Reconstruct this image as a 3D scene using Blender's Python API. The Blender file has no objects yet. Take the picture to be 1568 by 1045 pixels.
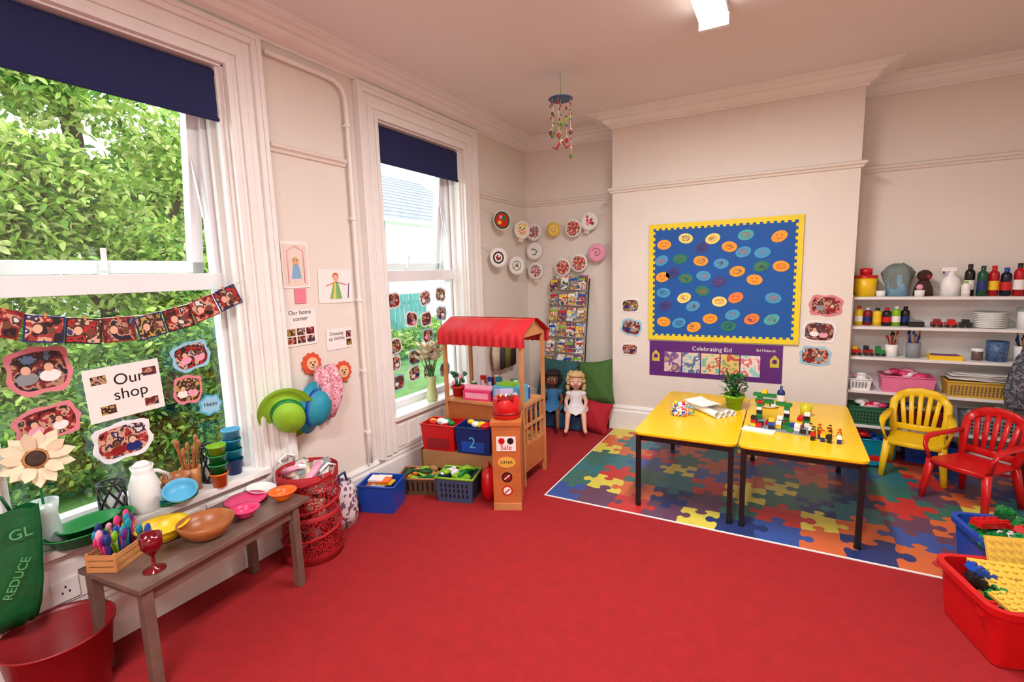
import bpy, bmesh, math, random
from mathutils import Matrix, Vector, Euler
random.seed(11)
R=random.random
def U(a,b): return a+(b-a)*random.random()
def T(x,y,z): return Matrix.Translation((x,y,z))
def RX(d): return Matrix.Rotation(math.radians(d),4,'X')
def RY(d): return Matrix.Rotation(math.radians(d),4,'Y')
def RZ(d): return Matrix.Rotation(math.radians(d),4,'Z')
def S(x,y,z): return Matrix.Diagonal((x,y,z,1))
def lin(c):
    o=[]
    for v in c[:3]:
        v=v/255.0
        o.append(v/12.92 if v<=.04045 else ((v+.055)/1.055)**2.4)
    return (o[0],o[1],o[2],1)
MC={}
def mat(name,col,rough=.5,metal=0,var=.06,scale=18,bump=0.0,bscale=None,trans=0,emit=0,coat=0):
    if name in MC: return MC[name]
    m=bpy.data.materials.new(name); m.use_nodes=True; nt=m.node_tree; b=nt.nodes['Principled BSDF']
    c=lin(col)
    tc=nt.nodes.new('ShaderNodeTexCoord'); nz=nt.nodes.new('ShaderNodeTexNoise'); nz.inputs['Scale'].default_value=scale; nz.inputs['Detail'].default_value=4
    nt.links.new(tc.outputs['Object'],nz.inputs['Vector'])
    rp=nt.nodes.new('ShaderNodeValToRGB'); rp.color_ramp.elements[0].position=.3; rp.color_ramp.elements[1].position=.7
    rp.color_ramp.elements[0].color=tuple(max(0,x*(1-var)) for x in c[:3])+(1,)
    rp.color_ramp.elements[1].color=tuple(min(1,x*(1+var)) for x in c[:3])+(1,)
    nt.links.new(nz.outputs['Fac'],rp.inputs['Fac']); nt.links.new(rp.outputs['Color'],b.inputs['Base Color'])
    b.inputs['Roughness'].default_value=rough; b.inputs['Metallic'].default_value=metal
    if coat: b.inputs['Coat Weight'].default_value=coat
    if trans: b.inputs['Transmission Weight'].default_value=trans
    if emit:
        b.inputs['Emission Color'].default_value=c; b.inputs['Emission Strength'].default_value=emit
    if bump:
        n2=nt.nodes.new('ShaderNodeTexNoise'); n2.inputs['Scale'].default_value=bscale or scale*6; n2.inputs['Detail'].default_value=3
        nt.links.new(tc.outputs['Object'],n2.inputs['Vector'])
        bp=nt.nodes.new('ShaderNodeBump'); bp.inputs['Strength'].default_value=bump; bp.inputs['Distance'].default_value=.01
        nt.links.new(n2.outputs['Fac'],bp.inputs['Height']); nt.links.new(bp.outputs['Normal'],b.inputs['Normal'])
    MC[name]=m; return m
def patchmat(name,cols,scale=14,rough=.35,kind='noise'):
    """printed picture: patches of flat colours"""
    if name in MC: return MC[name]
    m=bpy.data.materials.new(name); m.use_nodes=True; nt=m.node_tree; b=nt.nodes['Principled BSDF']
    tc=nt.nodes.new('ShaderNodeTexCoord')
    mp=nt.nodes.new('ShaderNodeMapping'); mp.inputs['Location'].default_value=(U(0,9),U(0,9),U(0,9)); nt.links.new(tc.outputs['Object'],mp.inputs['Vector'])
    if kind=='noise':
        t=nt.nodes.new('ShaderNodeTexNoise'); t.inputs['Detail'].default_value=3; t.inputs['Scale'].default_value=scale; out=t.outputs['Fac']; lo,hi=.3,.72
    else:
        t=nt.nodes.new('ShaderNodeTexVoronoi'); t.inputs['Scale'].default_value=scale; out=None
    nt.links.new(mp.outputs['Vector'],t.inputs['Vector'])
    if out is None:
        sp=nt.nodes.new('ShaderNodeSeparateColor'); nt.links.new(t.outputs['Color'],sp.inputs[0]); out=sp.outputs[0]; lo,hi=0,1
    rp=nt.nodes.new('ShaderNodeValToRGB'); cr=rp.color_ramp; cr.interpolation='CONSTANT'
    n=len(cols)
    for i,c in enumerate(cols):
        pos=0 if i==0 else lo+(hi-lo)*i/n
        if i<2: e=cr.elements[i]; e.position=pos
        else: e=cr.elements.new(pos)
        e.color=lin(c)
    nt.links.new(out,rp.inputs['Fac']); nt.links.new(rp.outputs['Color'],b.inputs['Base Color'])
    b.inputs['Roughness'].default_value=rough; MC[name]=m; return m
def glassmat():
    m=bpy.data.materials.new('window_glass'); m.use_nodes=True; nt=m.node_tree; nt.nodes.clear()
    o=nt.nodes.new('ShaderNodeOutputMaterial'); mx=nt.nodes.new('ShaderNodeMixShader'); t=nt.nodes.new('ShaderNodeBsdfTransparent'); g=nt.nodes.new('ShaderNodeBsdfGlossy'); g.inputs['Roughness'].default_value=.02
    mx.inputs[0].default_value=.05; nt.links.new(t.outputs[0],mx.inputs[1]); nt.links.new(g.outputs[0],mx.inputs[2]); nt.links.new(mx.outputs[0],o.inputs[0]); return m
I4=Matrix()
class B:
    def __init__(s,name,M=None): s.n=name;s.v=[];s.f=[];s.fm=[];s.fs=[];s.mats=[];s.M=M or Matrix();s.texts=[]
    def mi(s,m):
        if m not in s.mats: s.mats.append(m)
        return s.mats.index(m)
    def add(s,vs,fs,m,smooth=False,M=None):
        X=s.M@M if M is not None else s.M
        o=len(s.v); s.v+=[tuple(X@Vector(v)) for v in vs]; k=s.mi(m)
        for f in fs: s.f.append([o+i for i in f]); s.fm.append(k); s.fs.append(smooth)
    def bb(s,x0,x1,y0,y1,z0,z1,m,M=None):
        s.add([(x,y,z) for z in (z0,z1) for y in (y0,y1) for x in (x0,x1)],[(0,2,3,1),(4,5,7,6),(0,1,5,4),(2,6,7,3),(0,4,6,2),(1,3,7,5)],m,False,M)
    def box(s,c,d,m,M=None): s.bb(c[0]-d[0]/2,c[0]+d[0]/2,c[1]-d[1]/2,c[1]+d[1]/2,c[2]-d[2]/2,c[2]+d[2]/2,m,M)
    def lathe(s,prof,m,seg=24,M=None,sx=1,sy=1,smooth=True):
        vs=[];fs=[];n=len(prof)
        for r,z in prof:
            for i in range(seg):
                a=2*math.pi*i/seg; vs.append((r*math.cos(a)*sx,r*math.sin(a)*sy,z))
        for j in range(n-1):
            for i in range(seg):
                k=(i+1)%seg; fs.append((j*seg+i,j*seg+k,(j+1)*seg+k,(j+1)*seg+i))
        s.add(vs,fs,m,smooth,M)
    def cyl(s,p0,p1,r0,m,r1=None,seg=12,M=None,smooth=True):
        r1=r0 if r1 is None else r1
        p0=Vector(p0);p1=Vector(p1);d=p1-p0;L=d.length
        q=d.to_track_quat('Z','Y').to_matrix().to_4x4()
        X=Matrix.Translation(p0)@q
        if M is not None: X=M@X
        vs=[(r*math.cos(2*math.pi*i/seg),r*math.sin(2*math.pi*i/seg),z) for r,z in ((r0,0),(r1,L)) for i in range(seg)]
        s.add(vs,[(i,(i+1)%seg,seg+(i+1)%seg,seg+i) for i in range(seg)],m,smooth,X)
        s.add(vs,[list(range(seg))[::-1],list(range(seg,2*seg))],m,False,X)
    def sph(s,c,r,m,seg=14,sc=(1,1,1),M=None):
        ring=seg//2;vs=[(0,0,1)]
        for j in range(1,ring):
            p=math.pi*j/ring
            for i in range(seg):
                a=2*math.pi*i/seg; vs.append((math.sin(p)*math.cos(a),math.sin(p)*math.sin(a),math.cos(p)))
        vs.append((0,0,-1));fs=[]
        for i in range(seg):
            k=(i+1)%seg; fs.append((0,1+i,1+k)); fs.append((len(vs)-1,1+(ring-2)*seg+k,1+(ring-2)*seg+i))
            for j in range(ring-2): fs.append((1+j*seg+i,1+(j+1)*seg+i,1+(j+1)*seg+k,1+j*seg+k))
        X=T(*c)@S(r*sc[0],r*sc[1],r*sc[2])
        if M is not None: X=M@X
        s.add(vs,fs,m,True,X)
    def sweep(s,pts,w,h,m,up=(0,0,1),seg=8,closed=False,M=None):
        P=[Vector(p) for p in pts];n=len(P);vs=[];fs=[];upv=Vector(up)
        ws=w if isinstance(w,(list,tuple)) else [w]*n; hs=h if isinstance(h,(list,tuple)) else [h]*n
        for i,p in enumerate(P):
            if closed: t=P[(i+1)%n]-P[i-1]
            else: t=P[min(i+1,n-1)]-P[max(i-1,0)]
            t.normalize(); sd=t.cross(upv)
            if sd.length<.05: sd=t.cross(Vector((0.3,1,0)))
            sd.normalize(); u=sd.cross(t).normalized()
            for k in range(seg):
                a=2*math.pi*(k+.5)/seg; ca,sa=math.cos(a),math.sin(a)
                e=.75
                x=math.copysign(abs(ca)**e,ca);y=math.copysign(abs(sa)**e,sa)
                vs.append(tuple(p+sd*x*ws[i]/2+u*y*hs[i]/2))
        for j in range(n if closed else n-1):
            for k in range(seg):
                l=(k+1)%seg;jj=(j+1)%n; fs.append((j*seg+k,j*seg+l,jj*seg+l,jj*seg+k))
        if not closed: fs.append(list(range(seg))[::-1]); fs.append([(n-1)*seg+k for k in range(seg)])
        s.add(vs,fs,m,True,M)
    def tube(s,pts,r,m,closed=False,M=None,seg=6,up=(0,0,1)): s.sweep(pts,2*r,2*r,m,up,seg,closed,M)
    def prism(s,pts,z0,z1,m,M=None):
        n=len(pts); vs=[(p[0],p[1],z0) for p in pts]+[(p[0],p[1],z1) for p in pts]
        s.add(vs,[list(range(n))[::-1],list(range(n,2*n))]+[(i,(i+1)%n,n+(i+1)%n,n+i) for i in range(n)],m,False,M)
    def disc(s,cx,cy,r,z0,z1,m,M=None,sx=1,sy=1,seg=18,rot=0):
        c,sn=math.cos(rot),math.sin(rot); pts=[]
        for i in range(seg):
            a=2*math.pi*i/seg;x=r*sx*math.cos(a);y=r*sy*math.sin(a);pts.append((cx+x*c-y*sn,cy+x*sn+y*c))
        s.prism(pts,z0,z1,m,M)
    def obox(s,x0,x1,y0,y1,z0,z1,t,m,M=None,flare=0.0,rim=0.0):
        """open-topped tub, walls thickness t, flared outward"""
        a=flare
        vo=[(x0,y0,z0),(x1,y0,z0),(x1,y1,z0),(x0,y1,z0),(x0-a,y0-a,z1),(x1+a,y0-a,z1),(x1+a,y1+a,z1),(x0-a,y1+a,z1)]
        vi=[(x0+t,y0+t,z0+t),(x1-t,y0+t,z0+t),(x1-t,y1-t,z0+t),(x0+t,y1-t,z0+t),(x0-a+t,y0-a+t,z1),(x1+a-t,y0-a+t,z1),(x1+a-t,y1+a-t,z1),(x0-a+t,y1+a-t,z1)]
        fs=[(3,2,1,0)]+[(i,(i+1)%4,4+(i+1)%4,4+i) for i in range(4)]+[(8,9,10,11)]+[(8+(i+1)%4,8+i,12+i,12+(i+1)%4) for i in range(4)]+[(4+i,4+(i+1)%4,12+(i+1)%4,12+i) for i in range(4)]
        s.add(vo+vi,fs,m,False,M)
        if rim: s.tube([(x0-a,y0-a,z1),(x1+a,y0-a,z1),(x1+a,y1+a,z1),(x0-a,y1+a,z1)],rim,m,True,M)
    def text(s,body,size,m,M,align='CENTER'): s.texts.append((body,size,m,s.M@M,align))
    def obj(s,bevel=0,solid=0):
        me=bpy.data.meshes.new(s.n)
        xs=[v[0] for v in s.v];ys=[v[1] for v in s.v];zs=[v[2] for v in s.v]
        o=Vector(((min(xs)+max(xs))/2,(min(ys)+max(ys))/2,min(zs)))
        me.from_pydata([(v[0]-o.x,v[1]-o.y,v[2]-o.z) for v in s.v],[],s.f)
        for m in s.mats: me.materials.append(m)
        me.polygons.foreach_set('material_index',s.fm); me.polygons.foreach_set('use_smooth',s.fs)
        me.update()
        ob=bpy.data.objects.new(s.n,me); ob.location=o; bpy.context.collection.objects.link(ob)
        if bevel:
            md=ob.modifiers.new('bevel','BEVEL'); md.width=bevel; md.segments=2; md.limit_method='ANGLE'; md.angle_limit=math.radians(50)
        for i,(body,size,m,M,al) in enumerate(s.texts):
            c=bpy.data.curves.new('lettering','FONT'); c.body=body;c.size=size;c.align_x=al;c.align_y='CENTER';c.extrude=.0004;c.materials.append(m)
            t=bpy.data.objects.new('lettering',c); bpy.context.collection.objects.link(t); t.parent=ob; t.matrix_parent_inverse=Matrix.Translation(-o); t.matrix_basis=M
        return ob
def LW(x,y,z): return Matrix(((0,0,1,x),(1,0,0,y),(0,1,0,z),(0,0,0,1)))
def BW(x,y,z): return Matrix(((1,0,0,x),(0,0,-1,y),(0,1,0,z),(0,0,0,1)))

# ---------------- materials
WALL=mat('wall_paint',(230,222,212),.75,0,.02,3,.15,90)
CEIL=mat('ceiling_paint',(234,227,224),.8,0,.015,2,.05,60)
TRIM=mat('trim_gloss_white',(240,238,234),.35,0,.02,6)
UPVC=mat('upvc_white',(240,242,244),.25,0,.01,6)
CARP=mat('red_carpet',(165,19,25),.95,0,.08,13,.7,300)
NAVY=mat('navy_fabric',(20,32,84),.8,0,.08,40)
WHITE=mat('white_plastic',(240,240,238),.35,0,.02)
PAPER=mat('white_paper',(238,236,232),.7,0,.02)
BLACK=mat('black_paint',(22,20,22),.4,0,.1)
YTOP=mat('yellow_table_top',(240,192,18),.22,0,.03,5)
YEDGE=mat('table_edge_brown',(120,60,25),.5)
YEL=mat('yellow_plastic',(240,198,25),.35,0,.03)
RED=mat('red_plastic',(200,18,22),.3,0,.04)
DRED=mat('dark_red_plastic',(140,14,20),.35,0,.06)
BLUE=mat('blue_plastic',(20,70,170),.35,0,.04)
DBLUE=mat('dark_blue_plastic',(16,40,110),.4,0,.04)
TEAL=mat('teal_plastic',(0,135,160),.35,0,.05)
LBLUE=mat('light_blue_plastic',(85,172,208),.4,0,.05)
GREEN=mat('green_plastic',(20,125,58),.35,0,.05)
DGREEN=mat('dark_green',(18,76,36),.5,0,.1)
LIME=mat('lime_plastic',(132,188,35),.35,0,.05)
PINK=mat('pink_plastic',(222,55,115),.35,0,.05)
LPINK=mat('light_pink',(235,160,185),.5,0,.05)
ORANGE=mat('orange_plastic',(232,105,20),.35,0,.05)
PURPLE=mat('purple_print',(92,28,118),.5,0,.06)
BROWN=mat('brown_wood',(110,86,76),.35,0,.15,12)
WOOD=mat('pale_wood',(196,136,82),.45,0,.14,10)
OWOOD=mat('orange_wood',(192,108,54),.45,0,.12,10)
BOWLW=mat('bowl_wood',(160,92,45),.35,0,.2,16)
CARD=mat('cardboard',(165,118,75),.8,0,.08)
GREY=mat('grey_plastic',(140,145,150),.5)
STEEL=mat('steel',(190,190,195),.3,1)
CREAM=mat('cream_felt',(228,214,184),.85,0,.08)
DBROWN=mat('dark_brown_felt',(60,42,30),.85,0,.3,40)
SKIN=mat('doll_skin',(228,176,150),.5,0,.03)
SKIND=mat('doll_skin_brown',(110,65,45),.5,0,.03)
BLOND=mat('blond_hair',(205,172,115),.8,0,.25,50,.6,90)
BHAIR=mat('black_hair',(28,22,20),.8,0,.2,50,.5,90)
GLASS=glassmat()
PIC=[patchmat('picture_%d'%i,p,sc) for i,(p,sc) in enumerate([
 ([(20,15,20),(80,25,30),(150,40,45),(205,150,125),(60,45,40),(220,215,210)],22),
 ([(25,30,50),(180,140,115),(120,40,45),(40,30,28),(90,115,150)],24),
 ([(30,22,22),(160,50,50),(210,165,140),(60,45,70),(225,222,215)],20),
 ([(45,60,35),(190,155,80),(60,35,28),(190,148,122),(35,35,45)],23),
 ([(25,25,32),(175,40,40),(60,45,38),(215,172,145),(40,65,120)],26)])]
DRAW2=patchmat('child_collage',[(200,25,35),(190,30,40),(240,215,200),(40,110,60),(215,60,50),(150,20,35),(230,200,190)],26,.7)
DRAW3=patchmat('child_swirl',[(240,235,232),(170,40,60),(238,232,228),(80,90,100),(235,140,150)],30,.7)
EIDP=[patchmat('eid_panel_%d'%i,p,12) for i,p in enumerate([
 [(200,190,220),(230,200,190),(120,90,150),(190,160,120)],[(150,200,220),(220,215,190),(90,120,160),(240,240,230)],[(120,190,170),(230,210,160),(200,110,90),(240,230,220)],[(150,170,110),(230,200,110),(190,90,80),(220,220,200)],[(150,210,205),(240,225,215),(220,120,130),(250,240,200)]])]
BOOKS=[patchmat('book_cover_%d'%i,p,22) for i,p in enumerate([
 [(220,210,170),(60,110,150),(210,150,70),(50,50,60)],[(190,60,50),(230,220,200),(60,60,110)],[(60,130,110),(225,215,120),(190,80,60),(230,230,230)],[(215,175,50),(90,50,110),(200,80,60)],[(90,150,190),(230,230,225),(40,85,60)]])]

# ---------------- shell
CH=3.04
w=B('wall_left')
W1=(.61,1.69);W2=(2.79,3.87);ZS=.50;ZT=2.72
for a,b in ((-2.6,W1[0]),(W1[1],W2[0]),(W2[1],5.43)): w.bb(-.3,0,a,b,0,CH,WALL)
for a,b in (W1,W2): w.bb(-.3,0,a,b,0,ZS,WALL); w.bb(-.3,0,a,b,ZT,CH,WALL)
w.obj()
w=B('wall_back'); w.bb(0,4.65,5.13,5.43,0,CH,WALL); w.obj()
w=B('wall_chimney_breast'); w.bb(1.12,3.09,4.77,5.13,0,CH,WALL); w.obj()
w=B('wall_right'); w.bb(4.65,4.95,-2.6,5.43,0,CH,WALL); w.obj()
w=B('wall_front'); w.bb(0,4.65,-2.6,-2.3,0,CH,WALL); w.obj()
w=B('floor'); w.bb(-.3,4.95,-2.6,5.43,-.15,0,CARP); w.obj()
w=B('ceiling'); w.bb(-.3,4.95,-2.6,5.43,CH,CH+.15,CEIL); w.obj()
def mould(name,path,prof,m):
    b=B(name);n=len(path);vs=[];fs=[];k=len(prof)
    def nr(i):
        d=(Vector(path[i+1])-Vector(path[i])).normalized();return Vector((d.y,-d.x))
    for i in range(n):
        if i==0:o=nr(0)
        elif i==n-1:o=nr(n-2)
        else:
            a,c=nr(i-1),nr(i); o=a if a.dot(c)>.9 else a+c
        for p in prof: vs.append((path[i][0]+o.x*p[0],path[i][1]+o.y*p[0],p[1]))
    for i in range(n-1):
        for j in range(k): 
            l=(j+1)%k; fs.append((i*k+j,i*k+l,(i+1)*k+l,(i+1)*k+j))
    fs.append(list(range(k)));fs.append([(n-1)*k+j for j in range(k)][::-1])
    b.add(vs,fs,m); 
    ob=b.obj();return ob
full=[(0,-2.3),(0,5.13),(1.12,5.13),(1.12,4.77),(3.09,4.77),(3.09,5.13),(4.65,5.13),(4.65,-2.3)]
mould('trim_cornice',full,[(0,2.925),(.018,2.925),(.018,2.94),(.035,2.945),(.06,2.965),(.075,2.985),(.075,2.998),(.10,3.004),(.12,3.02),(.15,3.024),(.17,3.03),(.195,3.03),(.195,3.0395),(0,3.0395)],TRIM)
rail=[(0,2.33),(.015,2.335),(.02,2.35),(.035,2.36),(.038,2.375),(.02,2.385),(0,2.385)]
mould('trim_picture_rail',[(0,4.08),(0,5.13),(1.12,5.13),(1.12,4.77),(3.09,4.77),(3.09,5.13),(4.65,5.13),(4.65,-2.3)],rail,WALL)
mould('trim_picture_rail',[(0,1.91),(0,2.47)],rail,WALL)
mould('baseboard_left',[(0,-2.3),(0,5.13),(1.12,5.13),(1.12,4.77),(3.09,4.77)],[(0,0.001),(.028,0.001),(.028,.19),(.018,.21),(.022,.225),(.008,.25),(0,.25)],TRIM)

# ---------------- windows
def window(name,y0,y1,tilt=0):
    b=B(name)
    # stepped architrave down to the skirting
    cw=.20
    for (o0,o1,d) in ((0,.03,.03),(.03,.06,.02),(.06,.10,.032),(.10,.145,.025),(.145,.175,.045),(.175,cw,.052)):
        b.bb(0,d,y0-o1,y0-o0,.25,ZT+o1,TRIM); b.bb(0,d,y1+o0,y1+o1,.25,ZT+o1,TRIM); b.bb(0,d,y0-o0,y1+o0,ZT+o0,ZT+o1,TRIM)
    # reveal lining with staff beads
    for yy,sg in ((y0,1),(y1,-1)):
        b.bb(-.30,0.001,min(yy,yy+sg*.012),max(yy,yy+sg*.012),ZS,ZT,TRIM)
        b.bb(-.05,-.02,min(yy,yy+sg*.03),max(yy,yy+sg*.03),ZS,ZT,TRIM)
        b.bb(-.13,-.10,min(yy,yy+sg*.04),max(yy,yy+sg*.04),ZS,ZT,TRIM)
    b.bb(-.30,0.001,y0,y1,ZT-.012,ZT,TRIM)
    b.bb(-.30,.05,y0-.02,y1+.02,ZS-.005,ZS+.028,TRIM)  # sill board
    b.bb(0,.02,y0,y1,.25,ZS-.02,TRIM)
    for k in range(9):
        yy=y0+.06+k*(y1-y0-.12)/8; b.bb(.02,.026,yy-.045,yy+.045,.28,ZS-.05,TRIM)
    # upvc frame
    X0,X1=-.21,-.14; a=y0+.012;c=y1-.012; zb=ZS+.028
    b.bb(X0,X1,a,a+.055,zb,ZT-.012,UPVC); b.bb(X0,X1,c-.055,c,zb,ZT-.012,UPVC)
    b.bb(X0,X1,a,c,zb,zb+.055,UPVC); b.bb(X0,X1,a,c,ZT-.07,ZT-.012,UPVC)
    b.bb(X0,X1+.01,a,c,1.56,1.65,UPVC)
    b.bb(-.18,-.176,a+.05,c-.05,zb+.05,1.57,GLASS)
    # top hung opening sash pushed outwards
    M=T(-.17,0,ZT-.07)@RY(tilt)
    h=ZT-.07-1.65
    y2,y3=a+.05,c-.05
    for q in ((y2,y2+.06,-h,0),(y3-.06,y3,-h,0),(y2,y3,-h,-h+.06),(y2,y3,-.06,0)):
        b.bb(-.03,.03,q[0],q[1],q[2],q[3],UPVC,M)
    b.bb(-.002,.002,y2+.05,y3-.05,-h+.05,-.05,GLASS,M)
    ym=(y2+y3)/2
    b.box((.04,ym,-h+.03),(.02,.03,.07),UPVC,M); b.box((.055,ym,-h+.07),(.015,.02,.11),UPVC,M)
    b.cyl((-.16,y3-.03,1.95),(-.20,y3-.05,2.35),.006,STEEL)
    b.obj(.002)
    # roller blind
    b=B('roller_blind')
    b.cyl((-.055,y0+.02,ZT-.045),(-.055,y1-.02,ZT-.045),.028,NAVY,seg=16)
    b.bb(-.032,-.029,y0+.03,y1-.033,2.44,ZT-.045,NAVY)
    b.cyl((-.031,y0+.03,2.445),(-.031,y1-.033,2.445),.011,NAVY,seg=10)
    b.box((-.055,y0+.022,ZT-.045),(.06,.01,.07),WHITE);b.box((-.055,y1-.022,ZT-.045),(.06,.01,.07),WHITE)
    b.obj()
window('window_1',*W1,tilt=7)
window('window_2',*W2,tilt=7)

# ---------------- pipe
b=B('wall_pipe')
pp=[(.035,1.92,2.86),(.035,2.30,2.86),(.035,2.40,2.855),(.035,2.455,2.83),(.035,2.485,2.78),(.035,2.49,2.70)]+[(.035,2.49+.0*i,2.6-i*.3) for i in range(8)]+[(.035,2.49,.27)]
b.tube(pp,.013,TRIM,seg=10,up=(1,0,0))
for z in (2.6,2.0,1.45,.95,.5): b.cyl((.0,2.49,z),(.035,2.49,z),.01,TRIM); b.cyl((.035,2.49,z-.012),(.035,2.49,z+.012),.02,TRIM)
b.obj()

# ---------------- ceiling batten light, plus an added one behind the camera
LAMP=mat('lamp_diffuser',(255,250,240),.4,0,.0,3,emit=6)
def batten(y0,y1,e):
    b=B('ceiling_light')
    b.bb(2.13,2.28,y0,y1,2.99,CH-.001,UPVC)
    b.prism([(-.075,0),(-.07,-.045),(-.05,-.055),(.05,-.055),(.07,-.045),(.075,0)],0,y1-y0-.06,LAMP,Matrix(((1,0,0,2.205),(0,0,1,y0+.03),(0,1,0,2.995),(0,0,0,1))))
    b.bb(2.125,2.285,y0,y0+.03,2.93,3.0,UPVC); b.bb(2.125,2.285,y1-.03,y1,2.93,3.0,UPVC)
    b.obj(.003)
    l=bpy.data.lights.new('batten_tube','AREA'); l.shape='RECTANGLE'; l.size=.2; l.size_y=y1-y0; l.energy=e; l.color=(1,.985,.97)
    o=bpy.data.objects.new('batten_tube',l); o.location=(2.205,(y0+y1)/2,2.915); bpy.context.collection.objects.link(o)
batten(1.75,3.2,62)
batten(-1.6,-.15,92)  # unseen second batten, added to light the room from the camera side

# ---------------- jigsaw play mat
PM=[mat('mat_'+n,c,.4,0,.05,8) for n,c in (('red',(190,45,45)),('yellow',(215,200,80)),('navy',(32,50,105)),('teal',(40,110,120)),('orange',(205,100,55)),('blue',(50,80,150)),('plum',(95,62,88)),('green',(50,105,95)))]
b=B('jigsaw_play_mat')
nx,ny=15,7;x0,y0=1.16,3.07;sx=3.40/nx;sy=1.685/ny
b.bb(x0-.012,x0+3.41,y0-.012,y0+1.69,.001,.006,PAPER)
tabp=[(.30,-.03),(.39,.02),(.40,.08),(.33,.15),(.35,.24),(.45,.30),(.55,.30),(.65,.24),(.67,.15),(.60,.08),(.61,.02),(.70,-.03)]
rj=[[(U(-.035,.035),U(-.03,.03)) if 0<i<nx and 0<j<ny else (0,0) for j in range(ny+1)] for i in range(nx+1)]
pt=lambda i,j:(x0+i*sx+rj[i][j][0],y0+j*sy+rj[i][j][1])
hs=[[random.choice((-1,1)) for j in range(ny+1)] for i in range(nx+1)];vsn=[[random.choice((-1,1)) for j in range(ny+1)] for i in range(nx+1)]
def edge(p,q,sg,flat):
    if flat: return [p]
    dx,dy=q[0]-p[0],q[1]-p[1]
    return [p]+[(p[0]+dx*t-dy*h*sg,p[1]+dy*t+dx*h*sg) for t,h in tabp]
prev={}
for i in range(nx):
    for j in range(ny):
        a,bq,c,d=pt(i,j),pt(i+1,j),pt(i+1,j+1),pt(i,j+1)
        e=edge(a,bq,hs[i][j],j==0)
        e+=edge(bq,c,vsn[i+1][j],i+1==nx)
        r=edge(d,c,hs[i][j+1],j+1==ny); e+=[c]+r[:0:-1] if len(r)>1 else [c]
        r=edge(a,d,vsn[i][j],i==0); e+=[d]+r[:0:-1] if len(r)>1 else [d]
        ch=[k for k in range(8) if k not in (prev.get((i-1,j)),prev.get((i,j-1)))]
        k=random.choice(ch); prev[(i,j)]=k
        b.prism(e,.006,.0085,PM[k])
b.obj()

# ---------------- tables
def table(x0,x1,y0,y1):
    b=B('childrens_table'); zt=.53; r=.05
    def rr(x0,x1,y0,y1,r):
        p=[]
        for cx,cy,a0 in ((x1-r,y1-r,0),(x0+r,y1-r,90),(x0+r,y0+r,180),(x1-r,y0+r,270)):
            for k in range(5):
                a=math.radians(a0+k*22.5);p.append((cx+r*math.cos(a),cy+r*math.sin(a)))
        return p
    b.prism(rr(x0,x1,y0,y1,r),zt-.022,zt-.003,YEDGE); b.prism(rr(x0-.002,x1+.002,y0-.002,y1+.002,r),zt-.016,zt,YTOP)
    i=.045
    for yy in (y0+i,y1-i): b.bb(x0+i,x1-i,yy-.012,yy+.012,zt-.062,zt-.022,BLACK)
    for xx in (x0+i,x1-i): b.bb(xx-.012,xx+.012,y0+i,y1-i,zt-.062,zt-.022,BLACK)
    for xx in (x0+.03,x1-.03):
        for yy in (y0+.03,y1-.03): b.bb(xx-.015,xx+.015,yy-.015,yy+.015,.022,zt-.022,BLACK); b.cyl((xx,yy,.009),(xx,yy,.024),.019,BLACK)
    b.obj(.002)
table(1.765,2.395,3.16,4.40)
table(2.405,3.06,3.16,4.40)

# ---------------- chairs (monobloc armchairs for children)
def chair(m,x,y,rz,slots=5):
    b=B('childrens_chair',T(x,y,0)@RZ(rz))
    # local: faces -y
    zs=.285
    def rr(w0,w1,d0,d1,r):
        return [(-w0+r,d0),(w0-r,d0),(w0,d0+r),(w1,d1-r),(w1-r,d1),(-w1+r,d1),(-w1,d1-r),(-w0,d0+r)]
    b.prism(rr(.165,.15,-.16,.15,.03),zs-.012,zs+.004,m)
    b.sweep([(-.15,-.165,zs-.01),(0,-.175,zs-.014),(.15,-.165,zs-.01)],.02,.035,m)
    for sx in (-1,1):
        b.sweep([(sx*.155,-.15,zs),(sx*.17,-.165,.14),(sx*.18,-.18,.01)],[.055,.046,.036],[.034,.028,.024],m,up=(0,1,0))
        b.sweep([(sx*.14,.14,zs),(sx*.155,.175,.14),(sx*.165,.20,.01)],[.055,.046,.036],[.034,.028,.024],m,up=(0,1,0))
        # arm
        b.sweep([(sx*.165,-.15,zs-.01),(sx*.19,-.165,.37),(sx*.195,-.15,.42),(sx*.195,-.08,.435),(sx*.19,.05,.435),(sx*.175,.165,.45)],[.035,.035,.04,.055,.055,.035],[.02]*6,m,up=(0,0,1) )
        b.sweep([(sx*.145,.13,zs),(sx*.165,.165,.42),(sx*.16,.185,.52),(sx*.12,.20,.575)],[.045,.055,.055,.05],[.022]*4,m,up=(0,1,0))
    b.sweep([(-.14,.195,.555),(-.08,.208,.587),(0,.212,.598),(.08,.208,.587),(.14,.195,.555)],[.06,.065,.07,.065,.06],[.02]*5,m,up=(0,1,0))
    b.sweep([(-.145,.15,.33),(0,.155,.325),(.145,.15,.33)],.05,.016,m,up=(0,1,0))
    for k in range(slots):
        t=(k-(slots-1)/2)/((slots-1)/2)
        b.sweep([(t*.085,.152,.33),(t*.10,.178,.45),(t*.115,.205,.585-.02*abs(t))],.032,.012,m,up=(0,1,0))
    b.obj()
chair(YEL,3.52,4.57,-14)
chair(RED,3.74,4.14,-44)

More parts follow.
